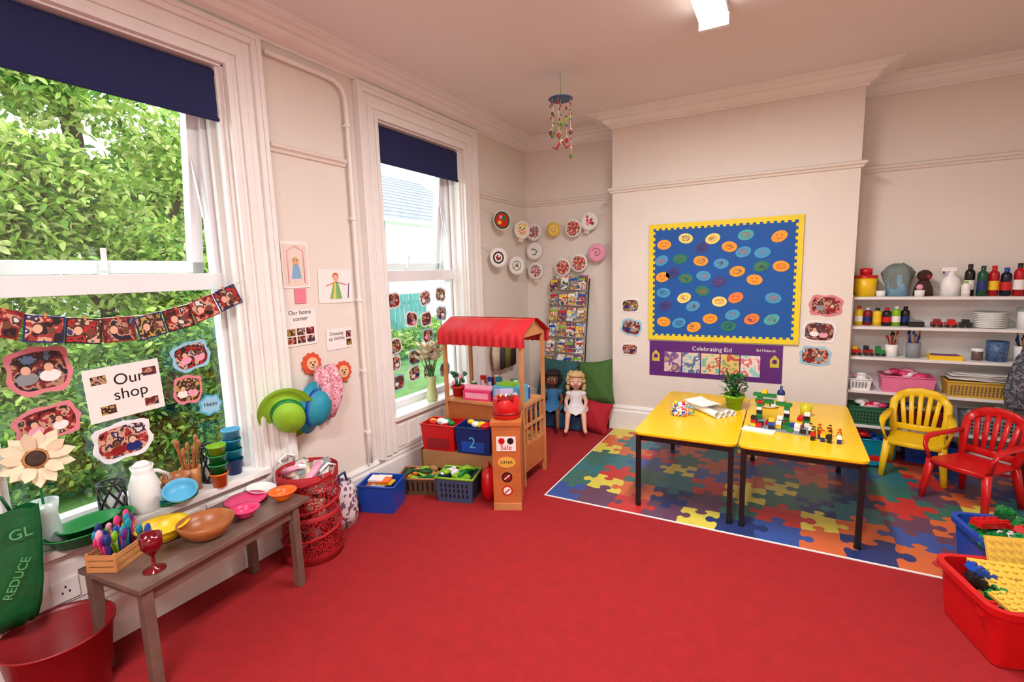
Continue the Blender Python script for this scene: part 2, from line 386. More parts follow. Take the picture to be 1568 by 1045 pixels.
# ---------------- notice board
b=B('display_board',BW(1.48,4.769,.935))
bw,bh=1.25,1.075
BLUEP=mat('blue_backing_paper',(10,84,165),.7,0,.05,6); YB=mat('yellow_border_paper',(235,210,40),.6,0,.04)
b.bb(0,bw,0,bh,0,.02,BLUEP)
z1=.0202;bd=.040
b.bb(0,bw,0,bd,z1,z1+.003,YB);b.bb(0,bw,bh-bd,bh,z1,z1+.003,YB);b.bb(0,bd,bd,bh-bd,z1,z1+.003,YB);b.bb(bw-bd,bw,bd,bh-bd,z1,z1+.003,YB)
n=24
for k in range(n):
    t=(k+.5)/n
    if .03<t<.97:
        b.bb(t*bw-.013,t*bw+.013,bd,bd+.017,z1,z1+.003,YB); b.bb(t*bw-.013,t*bw+.013,bh-bd-.017,bh-bd,z1,z1+.003,YB)
for k in range(20):
    t=(k+.5)/20
    if .05<t<.95:
        b.bb(bd,bd+.017,t*bh-.013,t*bh+.013,z1,z1+.003,YB); b.bb(bw-bd-.017,bw-bd,t*bh-.013,t*bh+.013,z1,z1+.003,YB)
OV=[(1021,374,'o'),(1057,364,'y'),(1100,364,'y'),(1150,358,'t'),(1198,360,'o'),(1083,378,'p'),(1126,376,'o'),(1017,398,'b'),(1048,395,'g'),(1082,398,'o'),(1114,402,'b'),(1147,384,'b'),(1175,385,'b'),(1139,414,'o'),(1174,406,'g'),(1202,406,'o'),(1019,423,'o'),(1036,417,'p'),(1058,425,'g'),(1087,421,'b'),(1165,427,'o'),(1021,447,'b'),(1056,455,'y'),(1086,444,'g'),(1112,430,'p'),(1024,467,'p'),(1071,468,'b'),(1113,461,'y'),(1022,492,'o'),(1048,494,'b'),(1073,501,'o'),(1099,488,'o'),(1134,482,'b'),(1163,489,'r'),(1192,490,'t'),(1193,456,'b'),(1138,455,'r'),(1128,500,'g')]
OC={'o':mat('oval_orange',(240,160,50),.7),'y':mat('oval_cream',(240,216,120),.7),'t':mat('oval_teal',(70,170,175),.7),'p':mat('oval_purple',(60,62,130),.7),'b':mat('oval_sky',(65,155,200),.7),'g':mat('oval_green',(30,125,100),.7),'r':mat('oval_amber',(236,130,60),.7)}
ink=[mat('ink_red',(190,50,45),.7),mat('ink_blue',(40,70,135),.7),mat('ink_dark',(60,60,70),.7),mat('ink_orange',(225,110,50),.7)]
for q_,(u,v,c) in enumerate(OV):
    s_=(u-995)/236.0; t_=(v-(345-19*s_))/((519+12*s_)-(345-19*s_))
    cx,cy=s_*bw,(1-t_)*bh; ro=U(-.2,.5)
    b.disc(cx,cy,.060,z1,z1+.003,OC[c],sx=1.05,sy=.76,rot=ro)
    iq=ink[q_%4]
    if q_%4==0:
        for sx in (-1,1): b.disc(cx+sx*.018,cy+.012,.006,z1+.003,z1+.0036,iq)
        b.tube([(cx-.02,cy-.012,z1+.003),(cx,cy-.02,z1+.003),(cx+.02,cy-.010,z1+.003)],.002,iq)
    else:
        pts=[(cx+U(-.036,.036),cy+U(-.024,.024),z1+.003) for _ in range(9)]; b.tube(pts,.0018,iq)
        b.tube([(cx+.034*math.cos(a),cy+.022*math.sin(a),z1+.003) for a in [i*.7 for i in range(9)]],.0018,ink[(q_+1)%4],closed=True)
b.obj()
b=B('eid_banner',BW(1.49,4.768,.585))
b.bb(0,1.13,0,.335,0,.003,PURPLE)
for k in range(5): b.bb(.14+k*.166,.14+k*.166+.155,.045,.235,.003,.0045,EIDP[k])
GOLD=mat('gold_print',(205,190,60),.5)
for xx in (.06,1.07):
    b.prism([(xx-.035,.14),(xx+.035,.14),(xx+.035,.21),(xx,.25),(xx-.035,.21)],.003,.0045,GOLD)
    b.disc(xx,.19,.02,.0045,.005,PURPLE)
b.text('Celebrating Eid',.055,PAPER,T(.56,.275,.0045)); b.text('Eid Mubarak',.03,PAPER,T(1.0,.285,.0045))
b.obj()

def blob(w,h,n=26,wob=.06,p=4,seed=0):
    rnd=random.Random(seed);pts=[];ph=rnd.random()*6
    for i in range(n):
        a=2*math.pi*i/n;c,s_=math.cos(a),math.sin(a)
        r=(abs(c)**p+abs(s_)**p)**(-1/p)*(1+wob*math.sin(a*7+ph)); pts.append((w/2*r*c,h/2*r*s_))
    return pts
BORD=[mat('card_white',(232,232,238),.7),mat('card_sky',(150,200,225),.7),mat('card_pink',(220,130,140),.7)]
HAIRB=mat('hair_brown',(70,42,28),.7)
def photo(M,w,h,i,bord=0,rz=0,seed=0,name='framed_photo_card'):
    b=B(name,M@RZ(rz)); b.prism(blob(w,h,30,.06,4,seed),0,.002,BORD[bord]); b.prism(blob(w*.84,h*.80,24,.02,4,seed),.002,.003,PIC[i%5]); 
    rnd=random.Random(seed+5)
    for k in range(2):
        cx,cy=(k-.5)*w*.34+rnd.uniform(-.012,.012),rnd.uniform(-.005,.02)
        b.disc(cx,cy-h*.2,h*.13,.003,.0033,[DRED,DBLUE,LPINK,WHITE,GREY][rnd.randrange(5)],sx=1.4)
        b.disc(cx,cy+.008*h,h*.105,.0033,.0036,[BHAIR,HAIRB][rnd.randrange(2)]); b.disc(cx,cy-.02*h,h*.08,.0036,.0039,SKIN if rnd.random()<.6 else SKIND,sy=1.15)
    b.obj()
k=0
for (x,z,w_,h_,bo,rz) in ((2.91,1.265,.23,.17,2,-4),(2.875,1.05,.24,.18,0,-3),(2.855,.845,.22,.16,1,-2),(1.30,1.255,.18,.14,0,3),(1.31,1.045,.2,.16,1,-12),(1.295,.825,.17,.12,0,0)):
    photo(BW(x,4.768,z),w_,h_,k,bo,rz,k); k+=1

# ---------------- window stickers & bunting, window 1
for (y,z,w_,h_,bo,rz) in ((.83,1.25,.21,.20,2,3),(1.09,.86,.24,.18,0,4),(1.405,1.04,.14,.15,2,-6),(1.44,1.215,.19,.15,1,12),(.83,1.02,.22,.15,2,8)):
    photo(LW(-.135,y,z),w_,h_,k,bo,rz,k+3); k+=1
b=B('cloud_label',LW(-.135,1.51,.93)); b.prism(blob(.12,.11,36,.09,2.4,3),0,.002,LBLUE); b.prism(blob(.10,.09,36,.09,2.4,3),.002,.003,BORD[1]); b.text('Happy',.028,BLACK,T(0,.005,.0035)); b.obj()
b=B('our_shop_sign',LW(-.132,1.125,1.10)@RZ(2)); b.bb(-.155,.155,-.125,.125,0,.003,PAPER)
b.text('Our',.075,BLACK,T(.02,.055,.0035));b.text('shop',.075,BLACK,T(.02,-.015,.0035))
for cx,cy in ((-.10,.07),(.11,.07),(-.08,-.075),(.10,-.08)): b.bb(cx-.03,cx+.03,cy-.02,cy+.02,.003,.004,PIC[1 if cx>0 else 3])
b.obj()
b=B('photo_bunting')
st=[(-.02,.60,1.56),(-.02,.80,1.49),(-.02,1.0,1.455),(-.02,1.2,1.455),(-.02,1.38,1.49),(-.02,1.55,1.55),(-.012,1.67,1.60)]
b.tube(st,.002,PAPER)
def ip(y):
    for a,c in zip(st[:-1],st[1:]):
        if a[1]<=y<=c[1]: t=(y-a[1])/(c[1]-a[1]); return a[2]+t*(c[2]-a[2]),math.degrees(math.atan2(c[2]-a[2],c[1]-a[1]))
    return st[-1][2],10
for i in range(8):
    y=.70+i*.128; z,an=ip(y)
    M=LW(-.015,y,z-.055)@RZ(an)@RY(U(-12,12)); b.bb(-.062,.062,-.055,.055,0,.002,[DRED,DBLUE,BLACK][i%3],M); b.bb(-.056,.056,-.049,.049,.002,.003,PIC[(i*2)%5],M)
    b.disc(-.02,.0,.015,.003,.0035,SKIN,M,sy=1.2); b.disc(-.02,.008,.017,.0025,.0032,HAIRB,M); b.disc(.022,-.005,.013,.003,.0035,SKIND,M,sy=1.2)
    b.box((0,.055,.003),(.008,.02,.006),WOOD,M)
b.obj()
# window 2 photos
i=0
for z in (1.42,1.24,1.06,.90,.76):
    for y in (3.0,3.22,3.43,3.65):
        if R()<.88: photo(LW(-.135,y+U(-.03,.03),z+U(-.03,.03)),.15,.13,i,[0,1,0][i%3],U(-12,12),i*3); 
        i+=1

# ---------------- papers on left wall
def paper(y0,y1,z0,z1,rz=0,kind=0,name='childs_drawing'):
    w_,h_=y1-y0,z1-z0
    b=B(name,LW(.003,(y0+y1)/2,(z0+z1)/2)@RZ(rz)); b.bb(-w_/2,w_/2,-h_/2,h_/2,0,.002,PAPER)
    if kind==0:
        b.bb(-w_*.44,w_*.44,-h_*.46,h_*.44,.002,.0026,mat('buff_paper',(228,212,198),.7))
        b.tube([(-w_*.3,-h_*.4,.003),(-w_*.3,h_*.3,.003),(0,h_*.4,.003),(w_*.3,h_*.3,.003),(w_*.3,-h_*.4,.003)],.003,LPINK)
        b.disc(0,h_*.08,.025,.0026,.0032,mat('pencil_tan',(220,170,130),.7)); b.prism([(-.035,-h_*.3),(.035,-h_*.3),(.02,0),(-.02,0)],.0026,.0032,mat('pencil_sky',(130,175,210),.7))
        for sx in(-1,1): b.disc(sx*.01,h_*.1,.004,.0032,.0036,BLACK)
    if kind==1:
        b.prism([(-.05,-h_*.38),(.05,-h_*.38),(.02,h_*.12),(-.02,h_*.12)],.002,.003,mat('pencil_green',(120,180,120),.7)); b.prism([(-.03,-h_*.38),(.0,-h_*.38),(.0,h_*.12),(-.01,h_*.12)],.003,.0033,mat('pencil_yel',(235,210,90),.7))
        b.disc(0,h_*.24,.022,.002,.003,SKIN); b.disc(0,h_*.29,.026,.0018,.0029,mat('pencil_hair',(200,110,60),.7))
        b.tube([(-.08,.0,.003),(0,.03,.003),(.09,.01,.003)],.0025,ORANGE)
        b.tube([(.10,-.08,.003),(.11,.02,.003)],.003,PURPLE)
    b.obj()
paper(1.93,2.12,1.55,1.83,0,0); paper(2.18,2.46,1.44,1.66,-2,1)
b=B('our_home_corner_sign',LW(.003,2.025,1.305)); b.bb(-.115,.115,-.11,.11,0,.002,PAPER); b.text('Our home\ncorner',.038,BLACK,T(0,.075,.0025))
for j in range(6): b.bb(-.10+.068*(j%3),-.042+.068*(j%3),-.095+.05*(j//3),-.052+.05*(j//3),.002,.003,PIC[j%5])
b.obj()
b=B('dressing_up_sign',LW(.003,2.32,1.20)); b.bb(-.11,.11,-.07,.07,0,.002,PAPER); b.text('Dressing\nup clothes',.032,BLACK,T(-.025,.02,.0025)); b.bb(.055,.10,0,.045,.002,.003,PIC[1]);b.bb(.055,.10,-.055,-.01,.002,.003,PIC[3]); b.obj()
b=B('pink_note',LW(.005,2.04,1.50)); b.bb(-.04,.04,-.045,.045,0,.002,mat('pink_paper',(235,130,150),.7)); b.obj()

# hats, cloth and lion hooks
HLIME=mat('felt_hat_green',(140,195,40),.6,0,.05,30);HTEAL=mat('felt_hat_teal',(20,140,165),.6,0,.05,30)
b=B('dress_up_hat',LW(.08,1.82,.83)@RZ(25)@RY(-32)@RX(15)@S(.95,1.22,1)) 
b.lathe([(.0,.11),(.06,.105),(.088,.07),(.095,.01),(.13,.0),(.165,.02),(.16,.012),(.13,-.01),(.09,-.002)],HLIME,30); b.lathe([(.0945,.02),(.098,.02),(.094,.045),(.091,.045)],GREEN,30); b.obj()
b=B('dress_up_hat',LW(.11,1.975,.82)@RZ(-15)@RY(20)@S(.95,1.15,1)); b.lathe([(.0,.10),(.06,.095),(.09,.06),(.10,.005),(.14,-.01),(.135,-.018),(.09,-.008)],HTEAL,28); b.lathe([(.0985,.01),(.102,.01),(.098,.03),(.095,.03)],BLUE,28); b.obj()
CLO=patchmat('pink_floral_cloth',[(228,150,165),(232,190,200),(205,110,130),(240,215,215)],40,.9)
b=B('hanging_cloth',LW(.02,2.14,.89))
n=13;vs=[];fs=[]
for j in range(8):
    t=j/7
    for i_ in range(n):
        a=i_/(n-1); vs.append(((a-.5)*(.08+.18*math.sin(math.pi*min(1,t*.8+.1))),.15-.34*t+.015*math.sin(a*9),.02+.03*math.sin(a*16+t*2)+.03*math.sin(math.pi*t)))
for j in range(7):
    for i_ in range(n-1): fs.append((j*n+i_,j*n+i_+1,(j+1)*n+i_+1,(j+1)*n+i_))
b.add(vs,fs,CLO,True); ob=b.obj(); md=ob.modifiers.new('s','SOLIDIFY'); md.thickness=.006
MANE=mat('lion_mane',(215,80,45),.7)
for y,z in ((2.075,1.07),(2.32,.975)):
    b=B('lion_coat_hook',LW(.004,y,z)); pts=[]
    for q in range(24):
        a=2*math.pi*q/24; r=.074 if q%2 else .064; pts.append((r*math.cos(a),r*math.sin(a)))
    b.prism(pts,0,.012,MANE); b.disc(0,0,.042,.012,.018,mat('lion_face',(235,190,148),.6))
    for sx in(-1,1): b.disc(sx*.015,.01,.005,.018,.02,BLACK)
    b.disc(0,-.006,.006,.018,.021,BLACK); b.tube([(-.015,-.018,.018),(0,-.024,.018),(.015,-.018,.018)],.002,BLACK); b.tube([(0,-.06,.01),(0,-.075,.03),(0,-.065,.045)],.006,WOOD)
    b.obj()
b=B('wall_socket',LW(.022,.75,.34)); b.bb(-.045,.045,-.045,.045,0,.012,WHITE)
for q in ((0,.015),(-.012,-.008),(.012,-.008)): b.bb(q[0]-.003,q[0]+.003,q[1]-.005,q[1]+.005,.012,.0125,BLACK)
b.obj(.003)

# ---------------- low bench with toys
bm_=T(.30,1.20,0)@RZ(6)
b=B('low_bench',bm_); zt=.46
b.bb(-.20,.20,-.42,.42,zt-.022,zt,BROWN); 
for xx in(-.165,.165): b.bb(xx-.01,xx+.01,-.36,.34,zt-.08,zt-.022,BROWN)
for yy in(-.37,.34): b.bb(-.16,.16,yy-.01,yy+.01,zt-.08,zt-.022,BROWN)
for xx in(-.168,.168):
    for yy in(-.385,.335): b.bb(xx-.02,xx+.02,yy-.02,yy+.02,0.0,zt-.022,BROWN)
b.bb(-.165,.165,-.011,.011,zt-.07,zt-.022,BROWN)
b.obj(.003)
SZ=ZS+.0285
def bowl(name,x,y,z,r,h,m,rim=0,M=None,seg=28):
    b=B(name,T(x,y,z)@(M or I4)); t=.006
    b.lathe([(0,0),(r*.45,0),(r*.62,h*.12),(r*.88,h*.55),(r,h),(r-t,h),(r*.85,h*.58),(r*.6,h*.2),(r*.4,t*1.2),(0,t*1.2)],m,seg)
    if rim: b.lathe([(r,h),(r+.012,h+.003),(r+.012,h-.002),(r-.003,h-.004)],m,seg)
    b.obj()
bowl('wooden_bowl',.37,1.155,.46,.115,.08,BOWLW)
bowl('yellow_bowl',.215,1.05,.46,.095,.07,YEL,1)
bowl('pink_bowl',.355,1.345,.46,.056,.045,PINK,1)
bowl('orange_bowl',.36,1.55,.46,.058,.05,ORANGE,1)
bowl('blue_bowl',.10,1.17,SZ+.0,.072,.05,LBLUE,0,T(.05,0,.07)@RY(25)@RX(10))
def plate(name,x,y,z,r,m,n=1):
    b=B(name,T(x,y,z))
    for k in range(n): b.lathe([(0,k*.008),(r*.65,k*.008),(r,k*.008+.014),(r,k*.008+.018),(r*.65,k*.008+.005),(0,k*.008+.005)],m if k%2==0 else TEAL,28)
    b.obj()
plate('pink_plate',.20,1.45,.46,.10,PINK); plate('toy_plates',.0,1.22,SZ,.095,GREEN,4)
bowl('wooden_bowl',.0,1.23,SZ+.043,.07,.05,BOWLW);bowl('wooden_bowl',.0,1.23,SZ+.075,.068,.05,BOWLW)
def cups(name,x,y,z,r,h,ms,st):
    b=B(name,T(x,y,z))
    for k,m in enumerate(ms):
        zz=k*st; b.lathe([(0,zz),(r*.78,zz),(r,zz+h),(r+.004,zz+h),(r+.004,zz+h-.008),(r,zz+h-.01)],m,20); b.lathe([(r,zz+h),(r*.8,zz+.01),(0,zz+.01)],m,20)
    b.obj()
cups('stacking_cups',.035,1.42,SZ,.042,.075,[ORANGE,GREEN,GREEN,LIME],.05)
cups('stacking_cups',-.06,1.56,SZ,.045,.085,[DBLUE,TEAL,TEAL,LBLUE],.058)
# utensil pot
b=B('utensil_pot',T(-.06,1.33,SZ)); b.lathe([(0,0),(.045,0),(.05,.12),(.046,.12),(.042,.008),(0,.008)],WOOD,20)
for k in range(7):
    a=k*.9; p1=(.05*math.cos(a),.05*math.sin(a),.22+.02*(k%3)); b.cyl((.015*math.cos(a),.015*math.sin(a),.02),p1,.005,BOWLW,seg=8); b.sph(p1,.016,BOWLW,10,(1,.5,1.5))
b.obj()
# lattice candle holders
def lattice(x,y,z,r,h):
    b=B('lantern',T(x,y,z)); n=24
    for zz in (0.004,h): b.tube([(r*math.cos(2*math.pi*i/n),r*math.sin(2*math.pi*i/n),zz) for i in range(n)],.005,BLACK,True)
    for k in range(6):
        for sg in (-1,1): b.tube([(r*math.cos(2*math.pi*(k/6+sg*t*.3)),r*math.sin(2*math.pi*(k/6+sg*t*.3)),.004+(h-.004)*t) for t in [i/6 for i in range(7)]],.005,BLACK)
    b.lathe([(0,.0),(r*.8,.0),(r*.8,h*.6)],mat('candle_glass',(215,220,220),.2),18); b.obj()
lattice(-.07,.99,SZ,.05,.17); lattice(-.075,1.44,SZ,.042,.2)
# white jug
b=B('white_jug',T(-.02,1.10,SZ)); b.lathe([(0,0),(.055,0),(.062,.02),(.062,.13),(.045,.18),(.04,.195),(.048,.22),(.044,.22),(.036,.195),(.04,.175),(.056,.12),(.05,.01),(0,.01)],WHITE,24)
b.tube([(0,.055,.05),(0,.10,.07),(0,.105,.14),(0,.06,.175),(0,.04,.18)],.009,WHITE); b.lathe([(0,.22),(.044,.22),(.02,.24),(0,.24)],WHITE,20); b.obj()
# crate with cutlery + goblet + green tray
M0=T(.225,.885,.46)@RZ(-62)
b=B('cutlery_crate',M0)
for s_ in(-1,1):
    for z in (.012,.038,.064): b.box((0,s_*.06,z),(.20,.006,.02),WOOD); b.box((s_*.10,0,z),(.006,.12,.02),WOOD)
    for q in(-1,1): b.box((s_*.096,q*.056,.04),(.01,.01,.08),WOOD)
b.box((0,0,.004),(.2,.12,.006),WOOD)
cl=[PINK,BLUE,TEAL,PURPLE,PINK,LPINK,LIME,DBLUE,RED,TEAL]
for k in range(28):
    x_,y_=U(-.08,.08),U(-.045,.045); p=(x_*1.3,y_*1.8,U(.10,.155)); b.sweep([(x_,y_,.02),p],.013,.005,cl[k%10]); b.sph(p,.019,cl[k%10],8,(1,.4,1.3))
b.obj()
b=B('toy_goblet',T(.44,.905,.46)); b.lathe([(0,0),(.04,0),(.04,.004),(.008,.012),(.006,.06),(.02,.075),(.038,.10),(.04,.15),(.036,.15),(.034,.10),(.015,.08),(0,.078)],mat('red_clear',(150,10,30),.1,trans=.5),24); b.obj()
b=B('green_tray',T(.035,.86,SZ)@RZ(8)); b.lathe([(0,0),(.10,0),(.125,.055),(.135,.058),(.135,.052),(.12,.05)],GREEN,28,sx=.85,sy=1.25); b.lathe([(0,.006),(.09,.006),(.12,.055)],DGREEN,28,sx=.85,sy=1.25); b.lathe([(0,.03),(.08,.03),(.10,.07),(.108,.07),(.105,.065)],GREEN,28,sx=.7,sy=1.1);b.obj()
b=B('white_tray',T(.15,1.57,.46)); b.lathe([(0,0),(.07,0),(.09,.02),(.095,.022),(.09,.015),(0,.006)],WHITE,24,sy=.7); b.obj()
# daisy in vase
b=B('felt_daisy',T(-.02,.74,SZ)); b.lathe([(0,0),(.045,0),(.05,.02),(.04,.14),(.05,.2),(.045,.2),(.035,.14),(0,.02)],mat('vase_pale',(190,210,205),.2),20)
b.tube([(0,0,.1),(0,0,.28),(.03,-.01,.38)],.005,GREEN)
Mf=T(.035,-.01,.39)@RZ(-15)@RY(70)
for k in range(15):
    a=2*math.pi*k/15; Mp=Mf@RZ(math.degrees(a))@T(.034,0,-.008*(k%2))@RY(-6-16*(k%3)); L=U(.85,1.0)
    b.prism([(0,-.010),(.03*L,-.020),(.065*L,-.021),(.098*L,0),(.065*L,.021),(.03*L,.020),(0,.010)],0,.003,CREAM,Mp)
b.sph((0,0,.005),.034,DBROWN,14,(1,1,.45),Mf)
b.lathe([(.032,.0),(.042,.004),(.032,.014)],WOOD,20,Mf)
b.obj()
# green carrier bag hanging at near end, bin
b=B('green_carrier_bag',T(.10,.555,.33))
GB=mat('green_bag_plastic',(14,88,46),.35,0,.15,12,.3,30)
vs=[];fs=[];n=28
for j,(z,wx,wy) in enumerate(((0,.03,.08),(.06,.045,.10),(.15,.052,.115),(.25,.045,.125),(.34,.034,.132),(.44,.02,.14))):
    for i_ in range(n):
        a=2*math.pi*i_/n; c,s_=math.cos(a),math.sin(a); vs.append((math.copysign(abs(c)**.6,c)*wx+.008*math.sin(i_*2.3+j*1.7),math.copysign(abs(s_)**.6,s_)*wy,z+.008*math.sin(i_*1.3)*(j==5)))
for j in range(5):
    for i_ in range(n): k2=(i_+1)%n; fs.append((j*n+i_,j*n+k2,(j+1)*n+k2,(j+1)*n+i_))
fs.append(list(range(n))[::-1]); b.add(vs,fs,GB,True)
b.tube([(.0,-.06,.43),(0,-.04,.50),(-.03,0,.53),(0,.04,.50),(0,.06,.43)],.006,GB)
LM_=Matrix(((0,0,1,0),(1,0,0,0),(0,1,0,0),(0,0,0,1)))
b.text('GL',.055,mat('bag_print',(90,165,105),.4),T(.056,.06,.36)@LM_); b.text('REDUCE',.040,MC['bag_print'],T(.064,.03,.2)@LM_@RZ(62)); b.obj()
b=B('waste_bin',T(.215,.655,0)); b.lathe([(0,0),(.13,0),(.135,.01),(.170,.29),(.178,.295),(.178,.285),(.17,.28),(.164,.28),(.128,.012),(0,.012)],mat('red_bin',(140,20,28),.4),36)
b.obj()

# ---------------- pop up mesh basket
b=B('popup_basket',T(.235,1.805,0)); r=.165
MESHM=bpy.data.materials.new('red_net'); MESHM.use_nodes=True; nt=MESHM.node_tree; pb=nt.nodes['Principled BSDF']; pb.inputs['Base Color'].default_value=lin((170,15,25)); pb.inputs['Roughness'].default_value=.8
tc=nt.nodes.new('ShaderNodeTexCoord'); vo=nt.nodes.new('ShaderNodeTexVoronoi'); vo.inputs['Scale'].default_value=110; mr=nt.nodes.new('ShaderNodeMath'); mr.operation='LESS_THAN'; mr.inputs[1].default_value=.52
nt.links.new(tc.outputs['Object'],vo.inputs['Vector']); nt.links.new(vo.outputs['Distance'],mr.inputs[0]); iv=nt.nodes.new('ShaderNodeMath'); iv.operation='SUBTRACT'; iv.inputs[0].default_value=1; nt.links.new(mr.outputs[0],iv.inputs[1]); nt.links.new(iv.outputs[0],pb.inputs['Alpha'])
NYL=mat('red_nylon',(165,15,26),.7,0,.08,30)
b.lathe([(r,.04),(r*.97,.27),(r,.50)],MESHM,32)
b.lathe([(0,.002),(r,.002),(r,.05)],NYL,32); b.lathe([(r+.002,.47),(r+.004,.52),(r,.52),(r-.002,.47)],NYL,32); b.lathe([(r*.97+.002,.25),(r*.97+.003,.28),(r*.97,.28)],NYL,32)
hel=[(r*1.01*math.cos(t*.5+1),r*1.01*math.sin(t*.5+1),.03+.47*t/36) for t in range(37)]; b.tube(hel,.009,NYL)
for s_ in(-1,1): b.tube([(s_*r,.03,.50),(s_*(r+.01),.05,.55),(s_*(r+.01),.0,.575),(s_*(r+.01),-.05,.55),(s_*r,-.03,.50)],.008,WHITE)
for k in range(26): b.sph((U(-.09,.09),U(-.09,.09),U(.06,.38)),U(.035,.06),[ORANGE,DBROWN,DRED,LPINK,CREAM,DRED,BLACK,GREY][k%8],10,(1,1,.7))
for k in range(9): b.sweep([(U(-.1,.1),U(-.1,.1),.40),(U(-.1,.1),U(-.1,.1),.50),(U(-.11,.11),U(-.11,.11),.55)],[.11,.10,.06],[.05,.05,.03],[WHITE,GREY,LPINK,CREAM][k%4],seg=10)
b.obj()
b=B('polka_dot_bag',T(.14,2.13,0)@RZ(15)); DOT=patchmat('polka_fabric',[(226,218,222),(120,90,110),(226,218,222),(226,218,222)],55,.8,'vor')
b.lathe([(0,0),(.085,0),(.10,.08),(.085,.22),(.06,.29),(.05,.285),(.0,.24)],DOT,20,sx=.8,sy=1.1); b.tube([(0,-.05,.27),(0,-.03,.34),(0,.03,.34),(0,.05,.27)],.007,DBLUE); b.obj()

# storage boxes on floor
b=B('blue_storage_box',T(.20,2.42,0)@RZ(20)); b.obox(-.12,.12,-.1,.1,0,.19,.006,BLUE,flare=.01,rim=.008)
for k in range(8): b.box((U(-.06,.06),U(-.04,.04),.15+.010*k),(.1,.08,.012),[YEL,PAPER,ORANGE,PAPER][k%4],RZ(0)@RX(U(-8,8)))
b.obj()
def basket(name,x,y,rz,w_,d_,h_,m,rimm,fill,n=14,slots=True):
    b=B(name,T(x,y,0)@RZ(rz)); b.obox(-w_/2,w_/2,-d_/2,d_/2,0,h_,.005,m,flare=.015)
    a=.015
    b.tube([(-w_/2-a,-d_/2-a,h_),(w_/2+a,-d_/2-a,h_),(w_/2+a,d_/2+a,h_),(-w_/2-a,d_/2+a,h_)],.009,rimm,True)
    if slots:
        for j in range(3):
            for i_ in range(7): 
                xx=-w_/2+.03+i_*(w_-.06)/6; zz=.04+j*(h_-.06)/3; off=a*zz/h_; b.box((xx,-d_/2-off-.0015,zz+.01),(.012,.002,.028),BLACK); 
                yy=-d_/2+.02+i_*(d_-.04)/6; b.box((w_/2+off+.0015,yy,zz+.01),(.002,.01,.028),BLACK)
    for k in range(n):
        c=(U(-w_/2+.04,w_/2-.04),U(-d_/2+.04,d_/2-.04),h_-.02+U(0,.04)); q=k%3; mm=fill[k%len(fill)]
        Mx=T(*c)@RZ(U(0,180))@RX(U(-25,25))
        if q==0: b.box((0,0,0),(.1,.05,.02),mm,Mx)
        elif q==1: b.sweep([(-.06,0,0),(0,.01,.015),(.06,0,0)],[.03,.04,.02],.02,mm,M=Mx)
        else: b.sph((0,0,0),.03,mm,10,(1,1.2,.7),Mx)
    b.obj()
basket('wicker_basket',.27,2.76,24,.28,.20,.13,mat('wicker',(90,70,45),.7,0,.3,60),CARD,[GREEN,LIME,ORANGE,WOOD,DGREEN,CARD],18)
basket('toy_crate',.60,2.78,15,.25,.19,.18,mat('slate_plastic',(60,85,120),.4),LIME,[LIME,WHITE,LIME,GREEN],10)
b=B('red_bag',T(.81,2.86,0)@RZ(15)); b.lathe([(0,0),(.05,0),(.06,.1),(.05,.2),(.02,.23),(0,.23)],RED,18,sy=1.4); b.tube([(0,-.03,.22),(0,0,.27),(0,.03,.22)],.006,RED); b.obj()

# ---------------- play shop stall
b=B('play_shop_stall')
REDF=mat('red_canopy_fabric',(195,20,32),.6,0,.06,20)
xl,xr=.26,.945
for xx in(xl,xr):
    for yy in(3.14,3.50): b.bb(xx-.013,xx+.013,yy-.013,yy+.013,0,1.15,WOOD)
    b.bb(xx-.012,xx+.012,3.14,3.50,1.13,1.16,WOOD)
    b.prism([(-.20,1.14),(.20,1.14),(.03,1.255),(-.03,1.255)],-.008,.008,WOOD,Matrix(((0,0,1,xx),(1,0,0,3.32),(0,1,0,0),(0,0,0,1))))
    b.bb(xx-.008,xx+.008,3.14,3.50,.10,.30,OWOOD); b.bb(xx-.01,xx+.01,3.14,3.50,.60,.625,WOOD); b.bb(xx-.01,xx+.01,3.14,3.50,.44,.46,WOOD)
    for k in range(4): b.bb(xx-.006,xx+.006,3.19+k*.08,3.21+k*.08,.30,.60,WOOD)
b.bb(xl,xr,3.28,3.36,1.232,1.256,WOOD)
b.bb(xl,xr,3.12,3.52,.60,.62,WOOD); b.bb(xl,xr,3.14,3.50,.30,.315,WOOD); b.bb(xl,xr,3.15,3.16,.12,.60,OWOOD)
for side in(-1,1):
    vs=[];fs=[];n=61
    for j,(yy,zz) in enumerate(((.02,1.262),(.12,1.215),(.205,1.165),(.215,1.12),(.212,1.065))):
        for i_ in range(n):
            t=i_/(n-1); vs.append((xl-.045+t*(xr-xl+.09),3.32+side*(yy+(.010*math.sin(t*75) if j>=3 else .003*math.sin(t*30+j))),zz-(.006*math.sin(t*19) if j in(1,2) else 0)-(.006*abs(math.sin(t*60)) if j==4 else 0)))
    for j in range(4):
        for i_ in range(n-1): fs.append((j*n+i_,j*n+i_+1,(j+1)*n+i_+1,(j+1)*n+i_))
    b.add(vs,fs,REDF,True)
b.obj()
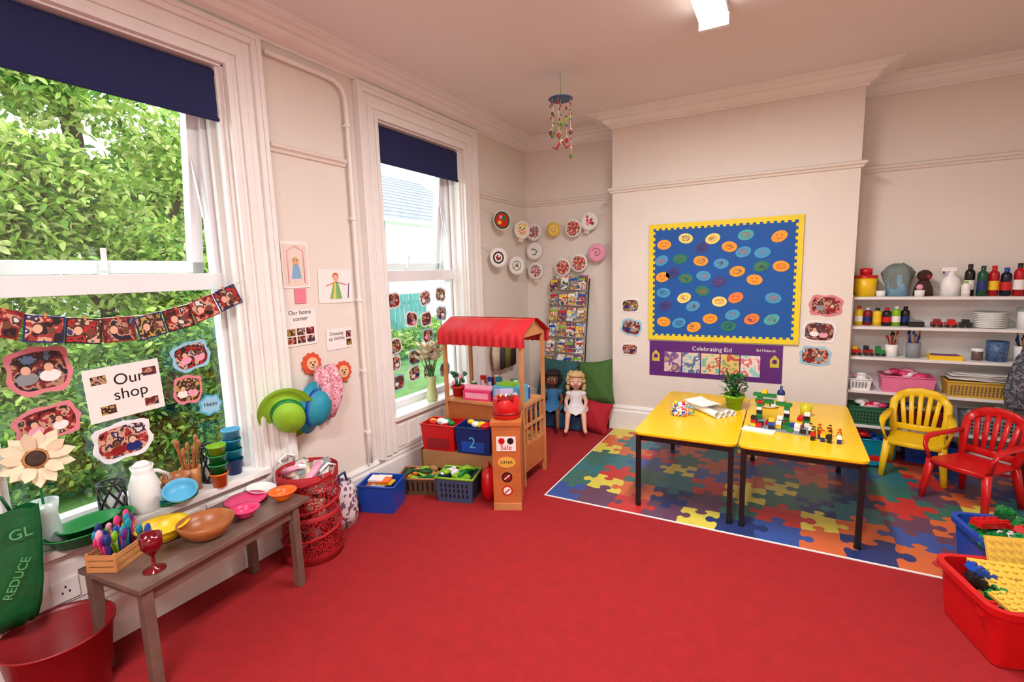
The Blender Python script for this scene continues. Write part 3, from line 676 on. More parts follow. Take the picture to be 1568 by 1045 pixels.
# shelf unit in front holding the numbered boxes
b=B('box_stand',T(.50,2.99,0)@RZ(8)); b.bb(-.32,.30,-.09,.11,.26,.275,CARD); b.bb(-.32,.30,-.09,-.08,.14,.26,CARD)
for xx in(-.31,.29): b.bb(xx-.01,xx+.01,-.09,.11,0,.275,CARD)
b.obj()
def nbox(name,x,y,m,num,rz=8):
    b=B(name,T(x,y,.2755)@RZ(rz)); b.obox(-.13,.13,-.09,.09,0,.20,.005,m,flare=.012,rim=.007)
    b.prism([(-.09,.02),(.09,.02),(.10,.15),(.0,.17),(-.10,.15)],0,.003,BLUE if m is not RED else DRED,Matrix(((1,0,0,0),(0,0,-1,-.098),(0,1,0,0),(0,0,0,1)))@RX(-3))
    if num: b.text(num,.12,LBLUE,Matrix(((1,0,0,0),(0,0,-1,-.106),(0,1,0,.09),(0,0,0,1))))
    for k in range(9): b.sph((U(-.09,.09),U(-.05,.05),.19+U(0,.025)),U(.02,.035),[RED,YEL,GREEN,WHITE,ORANGE][k%5],10,(1.2,1,.8))
    b.obj()
nbox('red_storage_box',.335,2.975,RED,''); nbox('number_storage_box',.625,3.015,DBLUE,'2')
b=B('green_box',T(.88,3.07,0)); b.obox(-.06,.06,-.01,.04,.30,.52,.004,LIME,flare=.008); b.bb(-.06,.06,-.01,.04,.0,.30,OWOOD); b.obj()
# podium
b=B('toy_till_stand',T(.965,2.87,0)@RZ(25)); 
b.bb(-.095,.095,-.13,.13,0,.60,OWOOD); b.bb(-.105,.105,-.14,.14,.595,.62,OWOOD); b.bb(-.095,.095,-.136,-.13,.0,.05,WOOD)
Mp=Matrix(((1,0,0,0),(0,0,-1,-.13),(0,1,0,0),(0,0,0,1)))
b.bb(-.065,.065,.42,.52,0,.004,PAPER,Mp)
for sx in(-1,1): b.disc(sx*.03,.49,.022,.004,.006,[RED,BLACK][sx>0],Mp)
b.text('Sale',.05,RED,Mp@T(0,.445,.0045))
b.disc(0,.34,.055,0,.003,mat('offer_label',(225,175,70),.5),Mp,sx=1.1,sy=.7); b.text('OFFER',.030,BLACK,Mp@T(0,.34,.0035))
for zz in(.235,.14):
    b.disc(0,zz,.036,0,.003,BLACK if zz>.2 else RED,Mp); b.disc(0,zz,.027,.003,.004,PAPER if zz<.2 else DRED,Mp); b.tube([(-.018,zz-.015,.0045),(.018,zz+.015,.0045)],.004,RED if zz<.2 else PAPER,M=Mp)
b.obj(.003)
b=B('toy_cash_register',T(.965,2.87,.6205)@RZ(25)); b.lathe([(0,0),(.09,0),(.098,.01),(.092,.13),(.085,.138),(.0,.14)],RED,28); b.lathe([(.0955,.03),(.0985,.03),(.097,.045),(.094,.045)],DRED,28)
b.box((0,-.02,.145),(.11,.07,.02),DRED,RX(12)); b.box((0,.04,.160),(.09,.02,.05),mat('lilac',(190,180,215),.4))
for k in range(9): b.sph((-.035+.035*(k%3),-.05+.02*(k//3),.157),.007,[YEL,WHITE,GREEN][k%3],8)
b.obj()
# counter goods
b=B('potted_plant',T(.31,3.23,.62)); b.lathe([(0,0),(.04,0),(.055,.085),(.06,.085),(.06,.07),(.05,.07),(0,.07)],RED,20)
for k in range(14):
    a=k*2.4;rr_=U(.02,.07); p=(rr_*math.cos(a),rr_*math.sin(a),U(.12,.2)); b.tube([(0,0,.07),p],.002,GREEN); b.sph(p,.018,[GREEN,DGREEN,LPINK][k%3],8,(1,.6,1))
b.obj()
b=B('pink_toy_box',T(.53,3.21,.62)@RZ(5)); b.bb(-.12,.12,-.06,.06,0,.08,PINK); b.bb(-.10,.10,-.062,-.06,.015,.06,LPINK); b.cyl((-.12,0,.085),(.12,0,.085),.03,LPINK); b.obj(.006)
b=B('toy_groceries')
for k in range(12):
    x_=.34+.048*k; y_=3.38+U(-.04,.05); h_=U(.06,.16); m=[YEL,GREEN,RED,WHITE,BLUE,ORANGE,TEAL][k%7]
    if k%2: b.cyl((x_,y_,.62),(x_,y_,.62+h_),.024,m); b.cyl((x_,y_,.62+h_),(x_,y_,.63+h_),.018,WHITE)
    else: b.box((x_,y_,.62+h_/2),(.045,.03,h_),m); b.box((x_,y_-.0155,.62+h_/2),(.03,.001,h_*.5),PAPER)
b.obj()
b=B('microwave_toy',T(.80,3.23,.62)); b.bb(-.12,.11,-.07,.08,0,.13,LBLUE); b.bb(-.10,.04,-.073,-.07,.02,.11,mat('lilac',(190,180,215),.4)); b.disc(.08,.08,.018,0,.012,WHITE,Matrix(((1,0,0,0),(0,0,-1,-.07),(0,1,0,0),(0,0,0,1)))); b.box((-.02,0,.14),(.14,.1,.02),LIME); b.obj(.006)
# white flower on sill of window 2
b=B('lily_in_vase',T(-.02,3.30,SZ)); b.lathe([(0,0),(.04,0),(.05,.03),(.035,.15),(.045,.22),(.04,.22),(.03,.15),(0,.03)],mat('vase_green',(200,215,150),.3),18)
for k in range(12):
    a=k*.7; p=(.05*math.cos(a),.10*math.sin(a),.36+.05*(k%3)); b.tube([(0,0,.15),p],.003,GREEN)
    for q in range(6):
        Mq=T(*p)@RZ(q*60)@RY(-35); b.prism([(0,-.008),(.045,-.026),(.10,0),(.045,.026),(0,.008)],0,.002,CREAM,Mq)
b.obj()

# ---------------- alcove: plates, rack, cushions, dolls
b=B('plate_string'); b.tube([(.03,4.12,2.24),(.08,4.39,2.20),(.10,4.84,2.14),(.15,5.03,2.12),(.37,5.08,2.11),(.60,5.08,2.12),(.80,5.08,2.17),(1.08,5.08,2.24)],.002,PAPER)
b.tube([(.03,4.12,1.88),(.08,4.30,1.84),(.10,4.70,1.77),(.15,5.03,1.70),(.47,5.08,1.71),(.66,5.08,1.75),(.86,5.08,1.84),(1.08,5.08,1.92)],.002,PAPER); b.obj()
GOLDP=mat('gold_paint',(225,190,60),.6)
pl=[('L',4.39,2.13),('L',4.82,2.06),('B',.13,2.05),('B',.37,2.06),('B',.60,2.06),('B',.78,2.12),('L',4.30,1.76),('L',4.68,1.68),('B',.13,1.84),('B',.14,1.62),('B',.47,1.65),('B',.66,1.69),('B',.86,1.79)]
PS=['melon','face','swirl','smile','collage','spots','ring','clock','leaf','swirl','collage','collage','pinkp']
for i,(sd,a,z) in enumerate(pl):
    M=BW(a,5.06,z)
    if sd=='L': M=T(.10,a,z)@Matrix(((.55,0,.835,0),(.835,0,-.55,0),(0,1,0,0),(0,0,0,1)))
    b=B('paper_plate',M@RZ(U(-20,20))); r=.097 if i not in(3,) else .078
    k_=PS[i]; base=GOLDP if k_=='smile' else (LPINK if k_=='pinkp' else PAPER)
    b.lathe([(0,0),(r*.7,0),(r,.012),(r,.015),(r*.7,.004),(0,.004)],base,26)
    if k_=='melon': b.disc(0,0,r*.9,.005,.012,DGREEN); b.disc(0,0,r*.72,.012,.0125,RED); b.disc(.02,.02,.025,.0125,.013,GREEN); b.disc(-.03,-.02,.02,.0125,.013,YEL); b.disc(-.01,.03,.018,.0125,.013,LPINK)
    elif k_=='face':
        b.disc(0,0,r*.7,.004,.006,mat('face_cream',(240,220,170),.6))
        for sx in(-1,1): b.disc(sx*.025,.02,.010,.006,.0065,GREEN); b.disc(sx*.035,-.01,.011,.006,.0065,LPINK)
        b.disc(0,0,.01,.006,.0065,RED); b.tube([(-.03,-.02,.006),(0,-.04,.006),(.03,-.02,.006)],.004,RED); b.tube([(-.05,.05,.006),(0,.07,.006),(.05,.05,.006)],.006,YEL)
    elif k_ in('collage',): b.disc(0,0,r*.80,.012,.014,DRAW2)
    elif k_ in('swirl','pinkp'): b.disc(0,0,r*.7,.004,.006,DRAW3 if k_=='swirl' else LPINK); b.tube([(.006*t_*math.cos(t_),.006*t_*math.sin(t_),.0065) for t_ in [q*.6 for q in range(16)]],.003,[DRED,PINK][i%2])
    elif k_=='smile':
        for sx in(-1,1): b.disc(sx*.02,.015,.006,.006,.0068,BLACK)
        b.disc(0,0,r*.65,.004,.006,mat('smile_face',(240,215,120),.6)); b.tube([(-.025,-.01,.006),(0,-.03,.006),(.025,-.01,.006)],.003,BLACK)
    elif k_=='ring': b.disc(0,0,r*.62,.004,.006,BLACK); b.disc(0,0,r*.45,.006,.0065,PAPER); b.disc(0,0,r*.28,.0065,.007,DRED); b.disc(.01,.01,r*.12,.007,.0075,PAPER)
    elif k_=='clock': 
        b.tube([(.05*math.cos(t_),.05*math.sin(t_),.006) for t_ in [q*.52 for q in range(12)]],.003,GREEN,True); b.tube([(-.03,-.03,.006),(0,.03,.006),(.03,-.03,.006)],.004,GREEN); b.disc(0,0,.012,.006,.007,RED)
    elif k_=='leaf': b.tube([(-.03,.03,.006),(.01,.02,.006),(.03,-.01,.006),(0,-.04,.006),(-.035,-.03,.006)],.007,mat('sage',(110,150,110),.6))
    else: 
        for q in range(9): b.disc(U(-.045,.045),U(-.045,.045),U(.010,.020),.005,.006+.0002*q,[RED,PINK,LPINK,DRED][q%4])
    if i in(1,5,9,10): b.box((.0,-r-.012,.004),(.055,.035,.002),CREAM)
    b.obj()
b=B('book_rack')
x0_,x1_,yb=.33,.77,5.02
for xx in(x0_,x1_): b.tube([(xx,yb-.2,.02),(xx,yb-.06,.9),(xx,yb+.06,1.52)],.006,BLACK); b.tube([(xx,yb+.06,.012),(xx,yb-.24,.012)],.006,BLACK)
for j in range(7):
    z=.40+j*.168; y_=yb-.215+j*.034
    b.tube([(x0_,y_,z),(x1_,y_,z)],.004,STEEL); b.tube([(x0_,y_-.01,z+.05),(x1_,y_-.01,z+.05)],.003,STEEL)
    for xx in(x0_,x1_): b.tube([(xx,y_+.05,z),(xx,y_,z),(xx,y_-.01,z+.05)],.003,STEEL)
    nb=4
    for k in range(nb):
        for lay in range(2):
            wd=(x1_-x0_)/nb; M=T(x0_+wd*(k+.5)+U(-.012,.012),y_+.006+lay*.018,z+.003)@RX(-8)@RY(U(-4,4))
            hh=U(.11,.135)+lay*.022; ww=wd*U(.38,.46)
            b.bb(-ww,ww,0,.010,0,hh,BOOKS[(j*3+k+lay*2)%5],M); b.bb(-ww*.97,ww*.97,.001,.009,hh-.002,hh+.001,PAPER,M)
            if lay==0: b.bb(-ww*.85,ww*.85,-.001,0,hh*.72,hh*.92,[RED,YEL,PAPER,BLUE,LIME][(j+k)%5],M)
b.obj()
b=B('dressing_up_clothes',LW(0,0,0))
for k,(y_,m) in enumerate(((4.25,CREAM),(4.37,mat('black_white',(70,70,75),.8,0,.5,60)),(4.48,mat('olive_cloth',(125,130,50),.85)),(4.60,DBROWN))):
    b.sweep([(y_,1.08,.05),(y_+.01,.95,.07),(y_-.01,.8,.07),(y_+.02,.62,.06)],[.05,.12,.13,.10],[.04,.05,.05,.04],m,up=(0,0,1),seg=10)
b.tube([(4.15,1.10,.03),(4.70,1.10,.03)],.01,WOOD); b.obj()
def cushion(name,M,w_,h_,t,m):
    b=B(name,M); n=14;vs=[];fs=[]
    for sgn in(1,-1):
        for i_ in range(n+1):
            for j in range(n+1):
                u_,v_=i_/n*2-1,j/n*2-1; f_=((1-abs(u_)**2.6)*(1-abs(v_)**2.6))**.5 if abs(u_)<1 and abs(v_)<1 else 0
                vs.append((u_*w_/2*(1-.09*(1-v_*v_)) ,v_*h_/2*(1-.09*(1-u_*u_)),sgn*t/2*f_*(1+.06*math.sin(u_*7+v_*5))))
    o=(n+1)**2
    for i_ in range(n):
        for j in range(n):
            a=i_*(n+1)+j; fs.append((a,a+n+1,a+n+2,a+1)); fs.append((o+a,o+a+1,o+a+n+2,o+a+n+1))
    b.add(vs,fs,m,True); b.obj()
FG=mat('green_cushion_cloth',(62,100,42),.85,0,.12,30);FR=mat('red_cushion_cloth',(165,20,35),.85,0,.08,30);FT=mat('teal_cushion_cloth',(35,85,88),.85,0,.08,30)
cushion('green_cushion',T(.95,4.74,.47)@RZ(-6)@RX(74)@RZ(9),.40,.46,.18,FG)
cushion('red_cushion',T(1.0,4.58,.16)@RZ(-5)@RX(66)@RZ(-6),.32,.32,.15,FR)
cushion('teal_cushion',T(.53,4.70,.46)@RX(78)@RZ(-4),.44,.48,.15,FT)
b=B('toddler_sofa',T(.62,4.64,0)); FB=mat('blue_sofa_fabric',(40,75,110),.85,0,.1,30)
b.bb(-.30,.26,-.14,.10,0.003,.16,FB); b.bb(-.30,-.25,-.14,.10,.16,.24,FB); b.obj(.04)

def doll(x,y,z,rz,skin,hair,dress,sc,hairlen=.22):
    root=bpy.data.objects.new('doll',None); root.matrix_world=T(x,y,z)@RZ(rz)@S(sc,sc,sc); bpy.context.collection.objects.link(root)
    # local: faces -y, seat at origin
    me=bpy.data.meshes.new('body'); bm=bmesh.new()
    P={'pel':(0,0,.045),'bel':(0,.008,.10),'che':(0,.012,.16),'nk':(0,.008,.215),'hd':(0,.0,.245)}
    P2={'hipL':(.035,-.005,.04),'kneeL':(.065,-.13,.045),'ankL':(.075,-.20,-.075),'toeL':(.085,-.245,-.085),'shL':(.055,.012,.19),'elL':(.088,-.005,.120),'wrL':(.076,-.070,.075),'haL':(.068,-.092,.066)}
    rad={'pel':.05,'bel':.045,'che':.046,'nk':.02,'hd':.02,'hip':.034,'knee':.026,'ank':.017,'toe':.017,'sh':.024,'el':.018,'wr':.012,'ha':.015}
    V={};
    for k_,p in P.items(): V[k_]=bm.verts.new(p)
    for k_,p in P2.items(): V[k_]=bm.verts.new(p); V[k_[:-1]+'R']=bm.verts.new((-p[0],p[1]+(.01 if 'ank' in k_ else 0),p[2]))
    def e(a,c): bm.edges.new((V[a],V[c]))
    e('pel','bel');e('bel','che');e('che','nk');e('nk','hd')
    for s_ in 'LR':
        e('pel','hip'+s_);e('hip'+s_,'knee'+s_);e('knee'+s_,'ank'+s_);e('ank'+s_,'toe'+s_);e('che','sh'+s_);e('sh'+s_,'el'+s_);e('el'+s_,'wr'+s_);e('wr'+s_,'ha'+s_)
    names={v:k_ for k_,v in V.items()}; bm.verts.index_update(); order=[names[v] for v in bm.verts]
    bm.to_mesh(me); bm.free(); me.materials.append(skin)
    ob=bpy.data.objects.new('body',me); bpy.context.collection.objects.link(ob); ob.parent=root
    md=ob.modifiers.new('skin','SKIN'); md.use_smooth_shade=True
    if not me.skin_vertices:
        bpy.context.view_layer.objects.active=ob
        try: bpy.ops.mesh.customdata_skin_add()
        except Exception: pass
    sk=me.skin_vertices[0].data
    for i_,n_ in enumerate(order):
        rr_=rad[n_] if n_ in rad else rad[n_[:-1]]; sk[i_].radius=(rr_,rr_); sk[i_].use_root=(n_=='pel')
    sd=ob.modifiers.new('sub','SUBSURF'); sd.levels=2; sd.render_levels=2
    b=B('head_and_hair'); h=(0,-.005,.30)
    b.sph(h,.062,skin,20,(.92,.98,1.08)); b.sph((0,-.064,.292),.009,skin,10); b.sph((.03,-.05,.28),.018,skin,10);b.sph((-.03,-.05,.28),.018,skin,10)
    for sx in(-1,1):
        b.sph((sx*.023,-.056,.306),.010,WHITE,10,(1,.5,1)); b.sph((sx*.023,-.0605,.306),.006,DBLUE,8,(1,.5,1)); b.sph((sx*.056,.0,.295),.014,skin,8,(.5,.8,1.2)); b.tube([(sx*.033,-.053,.322),(sx*.023,-.06,.325),(sx*.013,-.062,.322)],.0018,hair)
    b.tube([(-.013,-.062,.273),(0,-.064,.270),(.013,-.062,.273)],.003,RED)
    b.sph((0,.018,.318),.070,hair,18,(1.0,.85,1.0))
    for k_ in range(90):
        a=U(-.42,math.pi+.42); zz=U(hairlen,.372); rr_=.070*max(.35,math.sqrt(max(0,1-((zz-.31)/.075)**2)) if zz>.31 else 1)
        b.sph((rr_*math.cos(a),.008+rr_*math.sin(a)*.95,zz),U(.012,.022),hair,8)
    for k_ in range(11):
        a=-math.pi*(k_+.5)/11; b.sph((.052*math.cos(a),-.002+.050*math.sin(a),.354),.018,hair,8)
    # fingers
    for sx in(-1,1):
        for f_ in range(4): b.sweep([(sx*(.060+.006*f_),-.099,.066),(sx*(.058+.006*f_),-.113,.061),(sx*(.058+.006*f_),-.120-.002*(f_%2),.052)],[.006,.0055,.004],[.006,.0055,.004],skin,up=(1,0,0),seg=6)
        b.sweep([(sx*.056,-.087,.068),(sx*.048,-.100,.066)],[.0065,.005],[.0065,.005],skin,seg=6)
    ho=b.obj(); ho.parent=root
    b=B('dress'); 
    prof=[(.028,.215),(.05,.20),(.058,.17),(.05,.12),(.07,.08)]
    b.lathe(prof,dress,24,sy=.9)
    n=24;vs=[];fs=[]
    for j,(t,zz,ry) in enumerate(((0,.085,.055),(1,.092,.10),(2,.080,.14),(3,.045,.165))):
        for i_ in range(n):
            a=2*math.pi*i_/n; c,s_=math.cos(a),math.sin(a); w_=(.068,.082,.098,.108)[j]; yy=s_*(.055 if s_>0 else ry); z_=zz if s_<0 else zz-j*.02; vs.append((c*w_*(1+.03*math.sin(i_*2.5)),yy,max(z_,.004)+.01*math.sin(i_*2)*(j>1)))
    for j in range(3):
        for i_ in range(n): k2=(i_+1)%n; fs.append((j*n+i_,j*n+k2,(j+1)*n+k2,(j+1)*n+i_))
    b.add(vs,fs,dress,True)
    for sx in(-1,1): b.sph((sx*.060,.01,.186),.030,dress,12,(1,1,.9))
    do=b.obj(); do.parent=root
    return root
CHK=mat('white_print_dress',(226,220,222),.85,0,.12,90)
doll(.81,4.55,.165,20,SKIN,BLOND,CHK,1.16,.225)
doll(.55,4.56,.165,14,SKIND,BHAIR,mat('blue_doll_dress',(50,110,155),.85,0,.15,60),1.14,.27)

# ---------------- hanging mobile
b=B('hanging_mobile',T(1.13,3.51,0))
b.tube([(0,0,CH-.001),(0,0,2.87)],.002,LIME); b.lathe([(0,2.868),(.03,2.866),(.085,2.85),(.09,2.845),(.085,2.84),(0,2.855)],mat('mobile_blue',(60,90,140),.4),26)
BD=[mat('bead_brown',(100,60,45),.4),mat('bead_olive',(90,110,50),.4),mat('bead_red',(170,45,45),.4),mat('bead_cream',(220,205,170),.4),mat('bead_grey',(110,120,130),.4)]
for k in range(9):
    a=2*math.pi*k/9; r_=.075 if k<8 else 0; x_,y_=r_*math.cos(a),r_*math.sin(a); L=U(.22,.40); b.tube([(x_,y_,2.845),(x_,y_,2.845-L)],.0012,CREAM)
    z=2.80
    while z>2.85-L: b.sph((x_,y_,z),U(.006,.010),BD[int(U(0,4.9))],8,(1,1,1.4)); z-=U(.04,.09)
    b.sph((x_,y_,2.845-L),.013,BD[k%5],8,(1.3,.6,1.3))
for s_ in(-1,1): 
    b.sweep([(s_*.01,-.04,2.62),(s_*.05,-.05,2.68),(s_*.09,-.05,2.70)],[.01,.035,.005],[.004]*3,LIME)
    b.sweep([(s_*.01,0,2.55),(s_*.04,0,2.50),(s_*.07,0,2.52)],[.03,.03,.005],[.01]*3,BD[2])
b.obj()

# ---------------- shelves right alcove
b=B('alcove_shelves'); SHW=mat('shelf_white',(232,230,228),.4,0,.02)
for z in (1.33,1.09,.84,.56,.27): b.bb(3.10,4.645,4.86,5.128,z-.022,z,SHW)
b.bb(3.091,3.108,4.86,5.128,.0,1.345,SHW)
b.bb(3.108,4.645,5.115,5.128,0,1.33,SHW)
b.obj(.002)
def bottles(name,x0_,n,dx,y,z,h,r,cols,cap,sq=0):
    b=B(name)
    for k in range(n):
        m=cols[k%len(cols)]; x_=x0_+k*dx; hh=h*U(.88,1.08)
        Mx=T(x_,y+U(-.03,.03),z)
        b.lathe([(0,0),(r,0),(r,hh*.72),(r*.9,hh*.78),(r*.35,hh*.86),(r*.35,hh*.92),(0,hh*.92)],m,16,Mx)
        b.lathe([(r*.5,hh*.86),(r*.5,hh),(0,hh)],cap[k%len(cap)],12,Mx); b.lathe([(r*1.01,hh*.2),(r*1.01,hh*.5)],[PAPER,DBLUE,YEL,RED][k%4],16,Mx)
    b.obj()
DN=mat('paint_navy',(15,20,50),.2);DR=mat('paint_red',(180,15,25),.2);DK=mat('paint_black',(20,18,20),.2);DG=mat('paint_green',(20,80,60),.2)
bottles('paint_bottles',3.84,12,.066,4.97,1.33,.235,.031,[DK,DG,DR,DN,DR,DN,DK,DR,DN,DG],[BLACK,DG,RED,BLUE])
def tub(name,x,y,z,r,h,m,cap,fill=None,seg=22,r2=None):
    b=B(name,T(x,y,z)); r2=r2 or r*1.06
    b.lathe([(0,0),(r,0),(r2,h),(r2-.004,h),(r-.004,.006),(0,.006)],m,seg)
    if cap is not None: b.lathe([(r2+.004,h-.02),(r2+.004,h),(0,h+.003)],cap,seg)
    if fill:
        for k in range(9):
            a=k*1.1; p=(r*.9*math.cos(a),r*.9*math.sin(a),h+U(.04,.1)); b.cyl((0,0,.02),p,.004,fill[k%len(fill)],seg=6); b.sph(p,.008,fill[(k+1)%len(fill)],6,(1,1,2))
    b.obj()
tub('paint_tub',3.19,4.97,1.33,.075,.17,YEL,RED); b=B('red_lid_tub',T(3.19,4.97,1.505)); b.lathe([(0,0),(.04,0),(.045,.05),(0,.055)],RED,20); b.obj()
b=B('cloth_in_bucket',T(3.40,4.98,1.33)); b.lathe([(0,0),(.07,0),(.085,.17),(.08,.17),(.066,.006),(0,.006)],mat('clear_tub',(120,165,190),.15),22)
vs=[];fs=[];n=20
for j,(rr_,zz) in enumerate(((.086,.10),(.095,.16),(.10,.20),(.075,.235),(.03,.25),(0,.245))):
    for i_ in range(n):
        a=2*math.pi*i_/n; q=rr_*(1+.16*math.sin(i_*1.9+j)); vs.append((q*math.cos(a),q*math.sin(a)*.9,zz+.014*math.sin(i_*1.3+j*2)+(.03*math.sin(a)*(j<2))))
for j in range(5):
    for i_ in range(n): k2=(i_+1)%n; fs.append((j*n+i_,j*n+k2,(j+1)*n+k2,(j+1)*n+i_))
b.add(vs,fs,mat('grey_cloth',(120,132,128),.9,0,.1,20),True); b.obj()
tub('white_pot',3.29,4.93,1.33,.03,.045,WHITE,None); tub('white_pot',3.53,4.90,1.33,.03,.05,WHITE,None)
b=B('brown_hand_puppet',T(3.57,5.0,1.33)); BR=mat('puppet_fur',(62,38,30),.9,0,.2,60); b.lathe([(0,0),(.065,0),(.06,.06),(.035,.12),(.02,.13)],BR,16,sy=.8); b.sph((0,-.01,.16),.045,BR,14,(1.1,.9,1.0)); b.sph((.02,-.045,.150),.02,DRED,10); b.sph((-.03,-.04,.07),.025,LPINK,8)
b.obj()
b=B('white_spray_bottle',T(3.73,4.98,1.33)); b.lathe([(0,0),(.045,0),(.048,.08),(.04,.13),(.016,.16),(.016,.19),(0,.19)],WHITE,20,sx=1.3); b.box((-.02,0,.205),(.09,.03,.03),WHITE); b.sweep([(-.05,0,.2),(-.045,0,.17)],.01,.01,BLUE); b.obj()
bottles('white_bottle',3.80,1,.1,4.91,1.33,.11,.026,[WHITE],[LIME])
# shelf 2
bottles('paint_jars',3.16,6,.062,4.97,1.09,.155,.03,[YEL,DRED,YEL,DK,LIME,DK],[RED,WHITE,BLACK])
b=B('black_tray',T(3.53,4.96,1.09)); b.bb(-.05,.05,-.05,.05,0,.04,BLACK); b.bb(-.04,.04,-.04,.04,.04,.05,GREY); b.obj(.004)
b=B('toy_cars',T(3.74,4.95,1.09))
for k in range(3):
    x_=-.08+k*.085; m=[DRED,RED,BLACK][k]; b.bb(x_-.035,x_+.035,-.03,.03,.012,.04,m); b.bb(x_-.02,x_+.02,-.025,.025,.04,.062,m)
    for q in(-1,1):
        for w_ in(-1,1): b.cyl((x_+q*.022,w_*.031,.013),(x_+q*.022,w_*.024,.013),.013,BLACK)
b.obj(.002)
b=B('plate_stack',T(3.97,4.97,1.09))
for k in range(9): b.lathe([(0,k*.013),(.07,k*.013),(.10,k*.013+.012),(.10,k*.013+.016),(.07,k*.013+.005),(0,k*.013+.005)],WHITE,28)
b.obj()
tub('white_container',4.17,4.96,1.09,.05,.15,WHITE,GREY); tub('green_container',4.30,4.97,1.09,.05,.13,GREEN,WHITE); tub('utensil_mug',4.44,4.97,1.09,.045,.1,GREY,None,[BLACK,WOOD])
# shelf 3
b=B('toy_trucks',T(3.24,4.96,.84))
for k in range(3):
    x_=-.08+k*.08; m=[RED,DRED,GREEN][k]; b.bb(x_-.035,x_+.03,-.03,.03,.012,.05,m); b.bb(x_-.035,x_,-.028,.028,.05,.08,[YEL,BLACK,GREEN][k])
    for q in(-1,1): b.cyl((x_+q*.02,-.032,.014),(x_+q*.02,.032,.014),.014,BLACK)
b.obj(.002)
tub('brush_pot',3.39,4.96,.84,.04,.1,WHITE,None,[WOOD,RED,BLACK]);tub('brush_pot',3.53,4.96,.84,.045,.12,GREY,None,[BLACK,WOOD,BLUE])
tub('paper_cup',3.92,4.97,.84,.032,.09,BROWN,WHITE); tub('blue_patterned_jar',4.03,4.97,.84,.06,.15,mat('jar_print',(70,100,140),.4,0,.6,60),None); tub('brush_pot',4.17,4.97,.84,.045,.12,WHITE,None,[DBLUE,WOOD,BLACK])
b=B('felt_pens_box',T(3.72,4.93,.84)); b.obox(-.10,.10,-.05,.05,0,.035,.004,YEL); 
for k in range(8): b.cyl((-.08,-.035+k*.01,.035),(.08,-.035+k*.01,.035),.005,[PURPLE,BLUE,RED,GREEN][k%4],seg=6)
b.obj()
def sbasket(name,x,y,z,w_,d_,h_,m,rimm,fill,n=10,holes=1,paper=0):
    b=B(name,T(x,y,z)); b.obox(-w_/2,w_/2,-d_/2,d_/2,0,h_,.004,m,flare=.012,rim=.007)
    if holes:
        for j in range(4):
            for i_ in range(int(w_/.022)): b.box((-w_/2+.015+i_*.022,-d_/2-.012*(.02+j*.03)/h_-.001,.025+j*(h_-.04)/4),(.011,.002,.014),rimm)
    for k in range(n): b.sph((U(-w_/2+.04,w_/2-.04),U(-d_/2+.04,d_/2-.04),h_+U(-.01,.03)),U(.02,.04),fill[k%len(fill)],8,(1.4,1,.8))
    for k in range(paper): b.box((U(-.01,.02),U(-.01,.01),h_+.01+k*.006),(w_*.95,d_*.9,.003),PAPER,RZ(U(-5,5))@RY(U(-4,4)))
    b.obj()
sbasket('white_basket',3.19,4.96,.56,.13,.16,.09,WHITE,GREY,[WHITE,GREY,LPINK],8)
sbasket('pink_tub',3.50,4.96,.56,.32,.17,.13,mat('pink_tub',(230,120,160),.35),WHITE,[PINK,WHITE,LPINK],8,0)
sbasket('yellow_basket',3.93,4.96,.56,.36,.17,.12,mat('straw_yellow',(205,165,60),.5),BROWN,[WHITE],0,1,9)
sbasket('blue_basket',4.33,4.96,.56,.3,.17,.14,BLUE,DBLUE,[WHITE,BLUE],8)
sbasket('green_wire_basket',3.27,4.96,.27,.28,.17,.15,mat('mid_green',(40,105,70),.5),BLACK,[LPINK,WHITE,PINK,RED],12)
sbasket('red_basket',3.63,4.96,.27,.28,.17,.15,DRED,BLACK,[YEL,BLUE,WHITE],10); sbasket('grey_basket',4.05,4.96,.27,.36,.17,.16,GREY,BLACK,[GREY,WHITE,LBLUE],12)
sbasket('teal_basket',3.30,4.94,.001,.30,.17,.15,TEAL,BLACK,[BLUE,YEL,RED],10,0); sbasket('blue_basket',3.68,4.94,.001,.32,.17,.15,BLUE,DBLUE,[RED,WHITE,LIME],10,0); sbasket('white_basket',4.07,4.94,.001,.32,.17,.15,WHITE,GREY,[GREY,PINK,TEAL],10,0)
# fabric bags hung from the shelf fronts near the right edge
b=B('hanging_fabric_bag',T(4.16,4.76,.52)); GF=patchmat('grey_print_fabric',[(95,100,108),(60,62,70),(120,125,130),(80,60,66)],30,.9)
vs=[];fs=[];n=24
for j,(z,wx,wy) in enumerate(((0,.09,.02),(.03,.12,.05),(.14,.13,.062),(.28,.11,.05),(.38,.085,.035),(.41,.07,.03))):
    for i_ in range(n):
        a=2*math.pi*i_/n; c,s_=math.cos(a),math.sin(a); vs.append((c*wx*(1+.06*math.sin(i_*2+j)),s_*wy+.006*math.sin(i_*1.7+j),z))
for j in range(5):
    for i_ in range(n): k2=(i_+1)%n; fs.append((j*n+i_,j*n+k2,(j+1)*n+k2,(j+1)*n+i_))
fs.append(list(range(n))[::-1]); b.add(vs,fs,GF,True)
b.tube([(-.06,0,.40),(-.03,.03,.50),(0,.08,.56),(.03,.03,.50),(.06,0,.40)],.008,GF); b.obj()
b=B('maroon_coat',T(4.20,4.60,0)); MCO=mat('coat_maroon',(120,28,40),.85,0,.1,30)
b.sweep([(0,.0,.48),(0,0,.42),(.0,-.02,.32),(.01,0,.18),(0,0,.012)],[.08,.20,.24,.25,.24],[.05,.11,.13,.13,.12],MCO,up=(0,1,0),seg=14); b.sweep([(-.09,-.02,.42),(-.13,-.04,.28),(-.12,-.05,.14)],[.07,.07,.06],[.06,.06,.05],MCO,seg=10); b.obj()
